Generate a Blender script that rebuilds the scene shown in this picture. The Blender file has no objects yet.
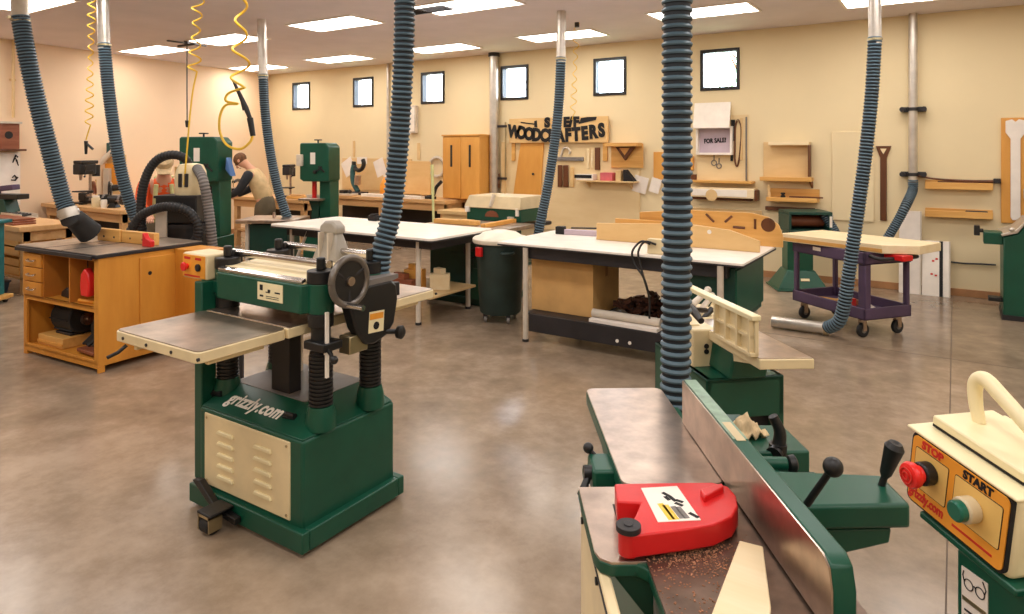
import bpy, math, random
from mathutils import Vector, Matrix, Euler
random.seed(7)
PI = math.pi
R = math.radians
SC = bpy.context.scene
COL = SC.collection

# ------------------------------------------------------------------ camera geometry (room axes: X along the back wall, Y into it)
F, CX, HY, EYE, YAW = 680.0, 512.0, 149.0, 1.70, R(33.1)
FW = (-math.sin(YAW), math.cos(YAW))
RT = (math.cos(YAW), math.sin(YAW))
def CAM(l, Z, z=0.0):
    return (FW[0]*Z + RT[0]*l, FW[1]*Z + RT[1]*l, z)
def P(px, py, z=0.0):                      # the point at height z seen at a pixel
    Z = F*(EYE-z)/(py-HY)
    return CAM((px-CX)/F*Z, Z, z)
def PZ(px, py, Z):                         # the point at depth Z seen at a pixel
    return CAM((px-CX)/F*Z, Z, EYE-(py-HY)*Z/F)
def PY(px, py, Y):                         # the point on a plane Y = const
    t = (px-CX)/F
    Z = Y/(FW[1]+RT[1]*t)
    return CAM(t*Z, Z, EYE-(py-HY)*Z/F)

# ------------------------------------------------------------------ materials
def lin(c):
    o = []
    for v in c[:3]:
        v /= 255.0
        o.append(v/12.92 if v <= 0.04045 else ((v+0.055)/1.055)**2.4)
    return (*o, 1.0)
def base_mat(name, rough=0.5, metal=0.0):
    m = bpy.data.materials.new(name)
    m.use_nodes = True
    nt = m.node_tree
    b = nt.nodes['Principled BSDF']
    b.inputs['Roughness'].default_value = rough
    b.inputs['Metallic'].default_value = metal
    return m, nt, b
def ramp(nt, stops):
    r = nt.nodes.new('ShaderNodeValToRGB')
    e = r.color_ramp.elements
    while len(e) < len(stops):
        e.new(0.5)
    for i, (p, c) in enumerate(stops):
        e[i].position = p
        e[i].color = lin(c)
    return r
def coords(nt, scale=(1, 1, 1), out='Object'):
    t = nt.nodes.new('ShaderNodeTexCoord')
    m = nt.nodes.new('ShaderNodeMapping')
    m.inputs['Scale'].default_value = scale
    nt.links.new(t.outputs[out], m.inputs['Vector'])
    return m.outputs['Vector']
def noise(nt, vec, scale, detail=4.0, rough=0.55):
    n = nt.nodes.new('ShaderNodeTexNoise')
    n.inputs['Scale'].default_value = scale
    n.inputs['Detail'].default_value = detail
    n.inputs['Roughness'].default_value = rough
    nt.links.new(vec, n.inputs['Vector'])
    return n.outputs['Fac']
def bump(nt, b, fac, strength, dist=0.01):
    u = nt.nodes.new('ShaderNodeBump')
    u.inputs['Strength'].default_value = strength
    u.inputs['Distance'].default_value = dist
    nt.links.new(fac, u.inputs['Height'])
    nt.links.new(u.outputs['Normal'], b.inputs['Normal'])
def sh(c, k):
    return tuple(max(0, min(255, v*k)) for v in c)
def paint(name, c, rough=0.45, metal=0.0, var=0.07, scale=6.0, bmp=0.0, spec=None):
    m, nt, b = base_mat(name, rough, metal)
    f = noise(nt, coords(nt), scale)
    r = ramp(nt, [(0.3, sh(c, 1-var)), (0.7, sh(c, 1+var))])
    nt.links.new(f, r.inputs['Fac'])
    nt.links.new(r.outputs['Color'], b.inputs['Base Color'])
    if bmp:
        bump(nt, b, noise(nt, coords(nt), scale*12), bmp, 0.004)
    if spec is not None:
        b.inputs['Specular IOR Level'].default_value = spec
    return m
def wood(name, c1, c2, scale=(1.5, 14, 14), rough=0.45):
    m, nt, b = base_mat(name, rough)
    v = coords(nt, scale)
    f = noise(nt, v, 1.6, 6.0, 0.65)
    r = ramp(nt, [(0.28, c2), (0.5, tuple((a+d)/2 for a, d in zip(c1, c2))), (0.72, c1)])
    nt.links.new(f, r.inputs['Fac'])
    nt.links.new(r.outputs['Color'], b.inputs['Base Color'])
    bump(nt, b, f, 0.08, 0.004)
    return m
def glow(name, c, s):
    m, nt, b = base_mat(name)
    b.inputs['Base Color'].default_value = lin(c)
    b.inputs['Emission Color'].default_value = lin(c)
    b.inputs['Emission Strength'].default_value = s
    return m

M = {}
M['green'] = paint('machine_green', (13, 78, 58), 0.38, var=0.06)
M['green_dark'] = paint('deep_green', (14, 62, 52), 0.45, var=0.12)
M['teal'] = paint('teal_enamel', (22, 112, 118), 0.4)
M['cream'] = paint('cream_enamel', (236, 216, 172), 0.42, var=0.04)
M['ivory'] = paint('ivory_plastic', (246, 232, 188), 0.4, var=0.03)
M['white'] = paint('white_laminate', (245, 236, 224), 0.35, var=0.03)
M['paper'] = paint('white_paper', (240, 230, 220), 0.8, var=0.03)
M['black'] = paint('black_plastic', (26, 25, 26), 0.42, var=0.2)
M['rubber'] = paint('black_rubber', (32, 32, 33), 0.7, var=0.2)
M['red'] = paint('safety_red', (214, 30, 32), 0.35, var=0.06)
M['red_btn'] = paint('button_red', (236, 40, 36), 0.35, var=0.03)
M['orange_plate'] = paint('orange_faceplate', (240, 160, 52), 0.45, var=0.05)
M['yellow_plate'] = paint('pale_faceplate', (238, 196, 112), 0.45, var=0.04)
M['yellow'] = paint('yellow_hose', (240, 196, 60), 0.4, var=0.05)
M['steel'] = paint('ground_steel', (186, 168, 154), 0.29, 0.92, var=0.10, scale=14)
M['castiron'] = paint('cast_iron_top', (172, 156, 140), 0.36, 0.85, var=0.14, scale=7)
M['chrome'] = paint('chrome_bar', (210, 204, 198), 0.18, 1.0, var=0.05)
M['galv'] = paint('galvanized_steel', (205, 198, 188), 0.34, 0.7, var=0.06, scale=9)
M['zinc'] = paint('zinc_hardware', (190, 175, 140), 0.35, 0.9)
M['grey'] = paint('grey_plastic', (122, 116, 112), 0.5)
M['greyhose'] = paint('grey_hose', (128, 122, 118), 0.6)
M['greyhose_d'] = paint('grey_hose_groove', (96, 92, 90), 0.6)
M['hose'] = paint('blue_grey_hose_lit', (84, 108, 122), 0.42, var=0.1)  # ridge blue-grey, lightened to stand in for the ring highlights
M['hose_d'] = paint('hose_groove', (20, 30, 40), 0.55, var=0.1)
M['elbow'] = paint('dark_blue_boot', (34, 54, 70), 0.5)
M['purple'] = paint('purple_grey_plastic', (84, 66, 94), 0.5, var=0.08)
M['frame_dark'] = paint('dark_steel_frame', (36, 33, 36), 0.5, var=0.15)
M['leg_grey'] = paint('pale_grey_leg', (206, 194, 178), 0.45)
M['card'] = paint('tan_cardboard', (208, 162, 100), 0.8, var=0.04)
M['card_d'] = paint('cardboard_flap', (176, 128, 72), 0.8, var=0.05)
M['bin'] = paint('dark_green_plastic', (38, 56, 52), 0.55, var=0.12)
M['bag'] = paint('white_bin_liner', (236, 226, 206), 0.5, var=0.05)
M['brownstuff'] = paint('dark_brown_bark', (78, 44, 28), 0.85, var=0.4, scale=20)
M['sawdust'] = paint('reddish_sawdust', (158, 112, 84), 0.95, var=0.25, scale=60)
M['oak'] = wood('orange_oak_ply', (226, 158, 62), (196, 124, 40), (2, 2, 0.35))
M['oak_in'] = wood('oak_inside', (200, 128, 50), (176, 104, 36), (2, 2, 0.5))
M['pine'] = wood('honey_pine', (232, 172, 88), (212, 146, 62), (2, 2, 0.4))
M['pine_x'] = wood('honey_pine_plank', (236, 186, 110), (208, 150, 74), (0.6, 9, 9))
M['maple'] = wood('pale_maple', (248, 230, 194), (236, 210, 162), (0.7, 8, 8))
M['ply'] = wood('pale_birch_ply', (236, 200, 142), (220, 178, 116), (0.8, 3, 3))
M['tan'] = wood('tan_board', (232, 200, 148), (218, 182, 126), (1, 3, 3))
M['walnut'] = wood('dark_walnut', (112, 64, 30), (84, 46, 22), (6, 6, 0.8))
M['redwood'] = wood('reddish_wood', (156, 92, 62), (122, 64, 40), (0.8, 8, 8))
M['bench'] = wood('workbench_maple', (226, 184, 132), (202, 152, 96), (0.6, 7, 7))
M['orange_vest'] = paint('hi_vis_orange', (240, 96, 40), 0.8, var=0.06)
M['lime'] = paint('reflective_stripe', (206, 210, 150), 0.5)
M['skin'] = paint('skin', (214, 158, 128), 0.6, var=0.03)
M['hair'] = paint('brown_hair', (110, 74, 46), 0.8, var=0.2, scale=30)
M['tanvest'] = paint('tan_cloth', (212, 184, 138), 0.85, var=0.06, scale=12)
M['darkcloth'] = paint('dark_grey_cloth', (42, 44, 50), 0.85, var=0.1)
M['jeans'] = paint('olive_trousers', (96, 84, 64), 0.85, var=0.1)
M['blue'] = paint('blue_plastic', (58, 104, 164), 0.5)
M['lav'] = paint('lavender_board', (196, 178, 190), 0.7, var=0.04)
M['ink'] = paint('black_ink', (18, 16, 18), 0.7, var=0.05)
M['redink'] = paint('red_ink', (206, 44, 30), 0.6, var=0.05)
M['pink'] = paint('pink_card', (214, 104, 110), 0.6)
M['rag'] = paint('beige_cloth', (206, 180, 140), 0.95, var=0.12, scale=20)
M['green_btn'] = paint('button_green', (16, 100, 80), 0.3)
M['acrylic'] = paint('clear_collar', (214, 196, 160), 0.15, var=0.04)
M['bluetools'] = paint('blue_green_tool', (40, 90, 92), 0.45)

# floor: polished brown-grey concrete
m, nt, b = base_mat('polished_concrete', 0.24)
v = coords(nt)
f1 = noise(nt, v, 0.55, 8, 0.6)
f2 = noise(nt, v, 5.0, 6, 0.65)
mx = nt.nodes.new('ShaderNodeMix'); mx.data_type = 'FLOAT'
mx.inputs[0].default_value = 0.4
nt.links.new(f1, mx.inputs[2]); nt.links.new(f2, mx.inputs[3])
r = ramp(nt, [(0.36, (126, 108, 90)), (0.5, (152, 132, 111)), (0.64, (180, 159, 137))])
nt.links.new(mx.outputs[0], r.inputs['Fac'])
nt.links.new(r.outputs['Color'], b.inputs['Base Color'])
rr = nt.nodes.new('ShaderNodeMapRange')
rr.inputs['To Min'].default_value = 0.13; rr.inputs['To Max'].default_value = 0.27
nt.links.new(f2, rr.inputs['Value']); nt.links.new(rr.outputs[0], b.inputs['Roughness'])
b.inputs['Specular IOR Level'].default_value = 0.5
bump(nt, b, f2, 0.03, 0.003)
M['floor'] = m
M['smoke'] = paint('smoky_plastic', (170, 162, 150), 0.35, var=0.05)
M['dusty'] = paint('dusty_iron', (124, 104, 90), 0.36, 0.75, var=0.12, scale=18)
M['hood'] = paint('tan_grey_hood', (208, 188, 148), 0.5, var=0.04)
M['worn'] = paint('worn_pale_green', (128, 156, 130), 0.4, var=0.12, scale=30)
M['rim'] = paint('grey_wheel_rim', (122, 116, 110), 0.3, 0.6)
M['panel'] = wood('wall_toned_ply', (238, 214, 168), (228, 200, 150), (0.8, 3, 3))
M['joint'] = paint('floor_joint', (96, 80, 66), 0.7)
M['wall'] = paint('cream_wall_paint', (234, 215, 174), 0.75, var=0.012, scale=1.2, bmp=0.05)
M['wall_l'] = paint('peach_wall_paint', (242, 214, 180), 0.75, var=0.012, scale=1.2, bmp=0.05)
M['ceil'] = paint('ceiling_paint', (224, 214, 217), 0.85, var=0.02, scale=2)
M['baseb'] = paint('tan_baseboard', (172, 124, 82), 0.6)
M['lamp'] = glow('lamp_diffuser', (255, 248, 240), 9.0)
M['sky'] = glow('daylight_sky', (238, 245, 255), 3.0)
m, nt, b = base_mat('window_glass', 0.03)
b.inputs['Transmission Weight'].default_value = 1.0
b.inputs['IOR'].default_value = 1.02
b.inputs['Base Color'].default_value = (0.95, 0.98, 1, 1)
M['glass'] = m

# ------------------------------------------------------------------ mesh builder
class MB:
    def __init__(s):
        s.v = []; s.f = []; s.m = []; s.mi = 0
    def add(s, vs, fs):
        o = len(s.v)
        s.v += [tuple(p) for p in vs]
        for f in fs:
            s.f.append([i+o for i in f]); s.m.append(s.mi)
        return s
    def mat(s, i):
        s.mi = i; return s
    def box(s, x0, x1, y0, y1, z0, z1, rot=None, pivot=None):
        vs = [(x, y, z) for z in (z0, z1) for y in (y0, y1) for x in (x0, x1)]
        if rot is not None:
            e = Euler(rot).to_matrix()
            c = Vector(pivot if pivot else ((x0+x1)/2, (y0+y1)/2, (z0+z1)/2))
            vs = [tuple(e @ (Vector(p)-c) + c) for p in vs]
        return s.add(vs, [(0, 2, 3, 1), (4, 5, 7, 6), (0, 1, 5, 4), (2, 6, 7, 3), (0, 4, 6, 2), (1, 3, 7, 5)])
    def frame(s, d):
        d = Vector(d).normalized()
        a = Vector((0, 0, 1)) if abs(d.z) < 0.9 else Vector((1, 0, 0))
        u = d.cross(a).normalized()
        return u, u.cross(d).normalized() * -1
    def cyl(s, p0, p1, r0, r1=None, n=16):
        r1 = r0 if r1 is None else r1
        p0, p1 = Vector(p0), Vector(p1)
        u, w = s.frame(p1-p0)
        vs = []
        for p, r in ((p0, r0), (p1, r1)):
            for i in range(n):
                a = 2*PI*i/n
                vs.append(p + u*(r*math.cos(a)) + w*(r*math.sin(a)))
        fs = [(i, (i+1) % n, n+(i+1) % n, n+i) for i in range(n)]
        fs += [tuple(range(n-1, -1, -1)), tuple(range(n, 2*n))]
        return s.add(vs, fs)
    def sweep(s, pts, radii, n=10, mats=None, cap=True):
        pts = [Vector(p) for p in pts]
        if not hasattr(radii, '__len__'):
            radii = [radii]*len(pts)
        vs, fs = [], []
        t = (pts[1]-pts[0]).normalized()
        u, w = s.frame(t)
        o = len(s.v)
        for k, p in enumerate(pts):
            a, c = pts[max(0, k-1)], pts[min(len(pts)-1, k+1)]
            nt_ = (c-a)
            if nt_.length > 1e-9:
                nt_.normalize()
                q = t.rotation_difference(nt_)
                u = q @ u; w = q @ w; t = nt_
            for i in range(n):
                g = 2*PI*i/n
                s.v.append(tuple(p + u*(radii[k]*math.cos(g)) + w*(radii[k]*math.sin(g))))
        for k in range(len(pts)-1):
            for i in range(n):
                s.f.append([o+k*n+i, o+k*n+(i+1) % n, o+(k+1)*n+(i+1) % n, o+(k+1)*n+i])
                s.m.append(mats[k] if mats else s.mi)
        if cap:
            s.f.append([o+i for i in range(n-1, -1, -1)]); s.m.append(s.mi)
            e = o+(len(pts)-1)*n
            s.f.append([e+i for i in range(n)]); s.m.append(s.mi)
        return s
    def prism(s, poly, axis, a, b):           # polygon in the plane across the axis, extruded from a to b
        def pt(p, t):
            return {'x': (t, p[0], p[1]), 'y': (p[0], t, p[1]), 'z': (p[0], p[1], t)}[axis]
        n = len(poly)
        vs = [pt(p, a) for p in poly] + [pt(p, b) for p in poly]
        fs = [(i, (i+1) % n, n+(i+1) % n, n+i) for i in range(n)]
        fs += [tuple(range(n-1, -1, -1)), tuple(range(n, 2*n))]
        return s.add(vs, fs)
    def lathe(s, prof, c=(0, 0, 0), n=24, d=(0, 0, 1)):   # profile of (radius, height) along d
        c = Vector(c); d = Vector(d).normalized()
        u, w = s.frame(d)
        vs, fs = [], []
        for r, h in prof:
            for i in range(n):
                a = 2*PI*i/n
                vs.append(c + d*h + u*(r*math.cos(a)) + w*(r*math.sin(a)))
        for k in range(len(prof)-1):
            fs += [(k*n+i, k*n+(i+1) % n, (k+1)*n+(i+1) % n, (k+1)*n+i) for i in range(n)]
        fs += [tuple(range(n-1, -1, -1)), tuple((len(prof)-1)*n+i for i in range(n))]
        return s.add(vs, fs)
    def ball(s, c, r, n=14, sx=1, sy=1, sz=1):
        k = n//2
        vs, fs = [(c[0], c[1], c[2]-r*sz)], []
        for j in range(1, k):
            t = PI*j/k
            for i in range(n):
                a = 2*PI*i/n
                vs.append((c[0]+r*sx*math.sin(t)*math.cos(a), c[1]+r*sy*math.sin(t)*math.sin(a), c[2]-r*sz*math.cos(t)))
        vs.append((c[0], c[1], c[2]+r*sz))
        fs += [(0, 1+(i+1) % n, 1+i) for i in range(n)]
        for j in range(k-2):
            fs += [(1+j*n+i, 1+j*n+(i+1) % n, 1+(j+1)*n+(i+1) % n, 1+(j+1)*n+i) for i in range(n)]
        e = len(vs)-1
        fs += [(e, 1+(k-2)*n+i, 1+(k-2)*n+(i+1) % n) for i in range(n)]
        return s.add(vs, fs)
    def ring(s, c, Rr, r, d=(0, 0, 1), n=28, m=8, a0=0, a1=2*PI):
        c = Vector(c); u, w = s.frame(d)
        full = abs(a1-a0-2*PI) < 1e-6
        pts = [c + u*(Rr*math.cos(a0+(a1-a0)*i/n)) + w*(Rr*math.sin(a0+(a1-a0)*i/n)) for i in range(n+1)]
        return s.sweep(pts, r, m, cap=not full)
    def hexa(s, lo, hi):                       # two matching polygons (bottom, top) of 3-D points
        n = len(lo)
        fs = [(i, (i+1) % n, n+(i+1) % n, n+i) for i in range(n)]
        fs += [tuple(range(n-1, -1, -1)), tuple(range(n, 2*n))]
        return s.add(list(lo)+list(hi), fs)

def tag(o, label=None, cat=None, group=None, kind=None):
    if label: o['label'] = label
    if cat: o['category'] = cat
    if group: o['group'] = group
    if kind: o['kind'] = kind
    return o
def make(name, mb, mats, parent=None, loc=None, rot=None, bevel=0.0, sharp=38, seg=2, subsurf=0):
    import bmesh
    vs = mb.v
    if parent is None and loc is None:         # top-level: put the origin at the base of the shape
        xs = [p[0] for p in vs]; ys = [p[1] for p in vs]; zs = [p[2] for p in vs]
        loc = ((min(xs)+max(xs))/2, (min(ys)+max(ys))/2, min(zs))
        vs = [(p[0]-loc[0], p[1]-loc[1], p[2]-loc[2]) for p in vs]
    me = bpy.data.meshes.new(name)
    me.from_pydata(vs, [], mb.f)
    if not isinstance(mats, (list, tuple)): mats = [mats]
    for q in mats: me.materials.append(M[q] if isinstance(q, str) else q)
    me.polygons.foreach_set('material_index', [min(i, len(mats)-1) for i in mb.m])
    bm = bmesh.new(); bm.from_mesh(me)
    bmesh.ops.recalc_face_normals(bm, faces=bm.faces)
    bm.to_mesh(me); bm.free()
    me.polygons.foreach_set('use_smooth', [True]*len(me.polygons))
    me.update()
    me.set_sharp_from_angle(angle=R(sharp))
    o = bpy.data.objects.new(name, me)
    COL.objects.link(o)
    if parent: o.parent = parent
    if loc: o.location = loc
    if rot: o.rotation_euler = rot
    if bevel:
        q = o.modifiers.new('bevel', 'BEVEL')
        q.width = bevel; q.segments = seg; q.limit_method = 'ANGLE'; q.angle_limit = R(40)
    if subsurf:
        q = o.modifiers.new('sub', 'SUBSURF'); q.levels = subsurf; q.render_levels = subsurf
    return o
def thing(name, label, cat, loc=(0, 0, 0), rz=0.0, group=None):
    o = bpy.data.objects.new(name, None)
    COL.objects.link(o)
    o.empty_display_size = 0.1
    o.location = loc; o.rotation_euler = (0, 0, rz)
    return tag(o, label, cat, group)
def struct(name, mb, mats, parent=None, **k):
    o = make(name, mb, mats, parent, **k)
    if parent is None: o['kind'] = 'structure'
    return o
def solo(name, mb, mats, label, cat, group=None, **k):
    return tag(make(name, mb, mats, **k), label, cat, group)
def lettering(name, s, size, mat, parent, loc, rot, depth=0.002, align='LEFT', shear=0.0, bold=0.0, space=1.0, sx=1.0):
    c = bpy.data.curves.new('lettering_curve', 'FONT')
    c.body = s; c.size = size; c.extrude = depth; c.align_x = align; c.align_y = 'CENTER'
    c.shear = shear; c.offset = bold; c.space_character = space; c.resolution_u = 3
    t = bpy.data.objects.new('lettering_curve', c); COL.objects.link(t)
    dg = bpy.context.evaluated_depsgraph_get()
    me = bpy.data.meshes.new_from_object(t.evaluated_get(dg))
    bpy.data.objects.remove(t); bpy.data.curves.remove(c)
    me.materials.clear(); me.materials.append(M[mat])
    o = bpy.data.objects.new(name, me); COL.objects.link(o)
    if parent: o.parent = parent
    o.location = loc; o.rotation_euler = rot; o.scale = (sx, 1, 1)
    return o
def dup(root, loc, rz=None, label=None, group=None):
    r_ = root.copy(); COL.objects.link(r_); r_.location = loc
    if rz is not None: r_.rotation_euler = (0, 0, rz)
    if label: r_['label'] = label
    if group: r_['group'] = group
    for ch in list(root.children):
        c = ch.copy(); COL.objects.link(c); c.parent = r_
        for g in list(ch.children):
            d = g.copy(); COL.objects.link(d); d.parent = c
    return r_
def spline(pts, per=12):
    pts = [Vector(p) for p in pts]
    q = [pts[0]*2-pts[1]] + pts + [pts[-1]*2-pts[-2]]
    out = []
    for i in range(1, len(q)-2):
        p0, p1, p2, p3 = q[i-1:i+3]
        for k in range(per):
            t = k/per
            out.append(0.5*((2*p1)+(p2-p0)*t+(2*p0-5*p1+4*p2-p3)*t*t+(3*p1-p0-3*p2+p3)*t**3))
    out.append(pts[-1])
    return out
def along(path, ds):
    L = [0.0]
    for a, c in zip(path, path[1:]): L.append(L[-1]+(c-a).length)
    out, j = [], 0
    for d in ds:
        d = min(max(d, 0), L[-1])
        while j < len(L)-2 and L[j+1] < d: j += 1
        seg = max(L[j+1]-L[j], 1e-9)
        out.append(path[j].lerp(path[j+1], (d-L[j])/seg))
    return out
def plen(path):
    return sum((c-a).length for a, c in zip(path, path[1:]))
def flex(mb, pts, r, pitch, n=18, groove=0.9):
    path = spline(pts, 16)
    L = plen(path)
    k = max(2, int(L/pitch)); p = L/k
    ds, rs, ms = [], [], []
    for i in range(k):
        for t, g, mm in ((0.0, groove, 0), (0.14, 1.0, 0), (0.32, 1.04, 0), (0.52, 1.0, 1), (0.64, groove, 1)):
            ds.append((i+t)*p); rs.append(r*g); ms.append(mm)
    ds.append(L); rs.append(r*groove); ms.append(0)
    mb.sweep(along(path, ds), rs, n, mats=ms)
    return mb

# ================================================================== SETTING
YW, HC = 9.42, 3.30
def wall_left_x(y): return -11.59-0.156*(y-4.2)
struct('floor', MB().box(-13.5, 5, -5, 9.7, -0.1, 0), 'floor')
struct('ceiling', MB().box(-13.5, 5, -5, 9.7, HC, HC+0.1), 'ceil')
WX = [-11.35, -9.56, -7.83, -6.09, -4.375, -2.72]
HW, WZ0, WZ1 = 0.27, 2.51, 3.08
w = MB().box(-13.5, 5, YW, YW+0.2, 0, WZ0).box(-13.5, 5, YW, YW+0.2, WZ1, HC)
e = [-13.5] + [q for x in WX for q in (x-HW, x+HW)] + [5]
for i in range(0, len(e), 2): w.box(e[i], e[i+1], YW, YW+0.2, WZ0, WZ1)
struct('wall_back', w, 'wall')
w = MB().prism([(wall_left_x(YW+.05), YW+.05), (wall_left_x(-5), -5), (wall_left_x(-5)-.2, -5), (wall_left_x(YW+.05)-.2, YW+.05)], 'z', 0, HC)
struct('wall_left', w, 'wall_l')
struct('wall_right', MB().box(4.8, 5, -5, YW, 0, HC), 'wall')
struct('wall_front', MB().box(-13.5, 5, -5.2, -5, 0, HC), 'wall')
struct('baseboard_back', MB().box(-12.3, 4.8, YW-0.015, YW, 0, 0.085), 'baseb', bevel=0.004)
bl = MB().prism([(wall_left_x(YW), YW), (wall_left_x(-5), -5), (wall_left_x(-5)+.015, -5), (wall_left_x(YW)+.015, YW)], 'z', 0, 0.085)
struct('baseboard_left', bl, 'baseb')
for i, x in enumerate(WX):
    f = MB()
    t = 0.045
    f.box(x-HW, x+HW, YW-.02, YW+.1, WZ0, WZ0+t).box(x-HW, x+HW, YW-.02, YW+.1, WZ1-t, WZ1)
    f.box(x-HW, x-HW+t, YW-.02, YW+.1, WZ0+t, WZ1-t).box(x+HW-t, x+HW, YW-.02, YW+.1, WZ0+t, WZ1-t)
    wo = struct('window_%d' % (i+1), f, 'black', loc=(0, 0, 0), bevel=0.004)
    make('window_pane', MB().box(x-HW+t, x+HW-t, YW+.04, YW+.046, WZ0+t, WZ1-t), 'glass', wo)
# saw-cut control joints in the slab
struct('trim_1', MB().box(-0.032, -0.026, -5, 9.3, 0, 0.0012), 'joint')
struct('trim_2', MB().box(-13, 5, 6.55, 6.556, 0, 0.0012), 'joint')

# ------------------------------------------------------------------ ceiling lights
def ceiling_light(x, y, label):
    t = thing('ceiling_light', label, 'ceiling light', (x, y, HC), 0, 'recessed ceiling light panels')
    a, d, k = 0.57, 0.27, 0.03
    f = MB().box(-a-k, a+k, -d-k, -d, -.012, 0).box(-a-k, a+k, d, d+k, -.012, 0).box(-a-k, -a, -d, d, -.012, 0).box(a, a+k, -d, d, -.012, 0)
    make('light_frame', f, 'white', t)
    make('diffuser', MB().box(-a, a, -d, d, -.008, -.001), 'lamp', t)
for x, y, l in [
    (-8.5, 3.3, 'glowing ceiling panel cut by the top left corner of the photo'),
    (-10.85, 6.05, 'glowing ceiling panel beside the second hose drop from the left'),
    (-8.9, 6.05, 'glowing ceiling panel behind the coiled yellow air hose with the blow gun'),
    (-11.45, 8.45, 'small glowing ceiling panel farthest into the left back corner'),
    (-6.63, 6.03, 'glowing ceiling panel between the slim hose drop and the planer hose'),
    (-9.15, 8.42, 'glowing ceiling panel above the second window from the left'),
    (-4.55, 6.05, 'glowing ceiling panel at the top edge right of the planer hose'),
    (-6.83, 8.43, 'glowing ceiling panel above the third window from the left'),
    (-4.65, 8.42, 'glowing ceiling panel over the fourth and fifth windows, crossed by a pipe'),
    (-2.47, 7.85, 'glowing ceiling panel right of the thick centre hose, above the last window'),
    (-0.45, 8.25, 'glowing ceiling panel mostly hidden by the right hose drop pipe')]:
    ceiling_light(x, y, l)
def area_lamp(x, y, power):
    L = bpy.data.lights.new('ceiling_lamp', 'AREA'); L.shape = 'RECTANGLE'; L.size = 1.14; L.size_y = 0.54
    L.energy = power; L.color = (1.0, 0.965, 0.93)
    o = bpy.data.objects.new('ceiling_lamp', L); COL.objects.link(o); o.location = (x, y, HC-.01)
LAMP_W = 16.0
for y in (3.4, 0.8, -1.8):
    for x in (-6.5, -4.4, -2.3, -0.2, 1.9, 3.8):
        area_lamp(x, y, LAMP_W)
for x, y in ((-8.5, 0.8), (-2.3, 6.05), (0.0, 6.0), (2.1, 6.0), (2.0, 8.3), (-10.6, 3.3)):
    area_lamp(x, y, LAMP_W)

# ceiling vents, sprinkler, conduit
def vent(x, y, rz, label):
    t = thing('ceiling_vent', label, 'air vent', (x, y, HC), rz)
    make('vent_frame', MB().box(-.3, .3, -.12, -.1, -.02, 0).box(-.3, .3, .1, .12, -.02, 0).box(-.3, -.28, -.1, .1, -.02, 0).box(.28, .3, -.1, .1, -.02, 0).box(-.28, .28, -.1, .1, -.004, 0), 'frame_dark', t)
    for k in range(5):
        make('slat', MB().box(-.28, .28, -.085+k*.04, -.065+k*.04, -.016, -.006, (R(30), 0, 0)), 'frame_dark', t)
q = P(428, 9, HC); vent(q[0], q[1], 0, 'dark ceiling vent just right of the planer hose')
# thin cable pole with a dark cross bracket (over the first band saw)
q = P(187, 42, HC-.02)
t = thing('cord_drop', 'thin dark power cord drop hanging over the first band saw', 'cord drop', (q[0], q[1], 2.0))
make('bracket', MB().box(-.22, .22, -.02, .02, 1.22, 1.25).box(-.02, .02, -.3, .3, 1.25, 1.27).cyl((0, 0, 1.25), (0, 0, 1.30), .04), 'frame_dark', t, bevel=.004)
make('cord', MB().sweep([(0, 0, 1.24), (0, 0, .6), (0.004, 0, .1)], .009, 8), 'black', t)
make('plug', MB().cyl((0.004, 0, .12), (0.004, 0, .02), .03, .02), 'black', t)

# ------------------------------------------------------------------ dust collection drops
def hose_drop(label, px_top, Z, r, pitch, pts, pipe_r=None, mats=('hose', 'hose_d'), strap=True, seams=5):
    """pts: (px, py, Z) along the hose; a galvanized pipe carries it from the ceiling."""
    w = [Vector(PZ(*q)) for q in pts]
    c = w[0]
    t = thing('dust_hose', label, 'dust hose', (c.x, c.y, 0), 0, 'flexible dust collection hoses')
    org = Vector((c.x, c.y, 0))
    pr = pipe_r or r*.92
    if c.z < HC-.03:
        up = Vector(PZ(px_top[0], px_top[1], Z))
        dr = (up-c); dr = dr*((HC-c.z)/dr.z)
        a, bq = c-org - dr.normalized()*.06, c+dr-org
        p = MB().cyl(a, bq, pr, n=20)
        for k in range(1, seams):
            g = a.lerp(bq, k/seams)
            p.cyl(g-dr.normalized()*.004, g+dr.normalized()*.004, pr*1.05, n=20)
        make('drop_pipe', p, 'galv', t)
        make('hose_clamp', MB().cyl(c-org-dr.normalized()*.03, c-org-dr.normalized()*.012, r*1.1, n=20).box(c.x-org.x-.012, c.x-org.x+.012, c.y-org.y-r*1.3, c.y-org.y-r, c.z-.03, c.z-.012), 'zinc', t)
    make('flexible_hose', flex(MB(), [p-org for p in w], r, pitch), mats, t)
    return t, org, w
t, org, w = hose_drop('ribbed hose at the far left ending in a black boot on the table saw', (19, -30), 5.4, .066, .025,
    [(20, 16, 5.5), (27, 55, 5.5), (38, 105, 5.55), (51, 155, 5.6), (62, 196, 5.65), (68, 212, 5.65)])
e = w[-1]-org; d = (w[-1]-w[-2]).normalized()
make('hose_clamp', MB().cyl(e-d*.03, e+d*.05, .076, n=20).cyl(e-d*.005, e+d*.025, .082, n=20), 'galv', t)
e2 = Vector(PZ(75, 219, 5.72))-org
make('hose_boot', MB().sweep([e, e+d*.06, e2, Vector(PZ(90, 233, 5.85))-org], [.068, .078, .082, .10], 20), 'rubber', t)
t, org, w = hose_drop('second hose drop from the left, under a shiny pipe, bending toward the shop vacuum', (102, -30), 7.0, .061, .028,
    [(104, 43, 7.0), (108, 85, 7.0), (114, 130, 7.0), (121, 170, 7.05), (129, 200, 7.1), (136, 219, 7.15)])
hose_drop('slim distant hose drop running down left of the second band saw', (261, -10), 8.4, .058, .028,
    [(263, 74, 8.4), (265, 110, 8.4), (270, 150, 8.4), (277, 185, 8.4), (283, 205, 8.4), (289, 222, 8.4)])
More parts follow.
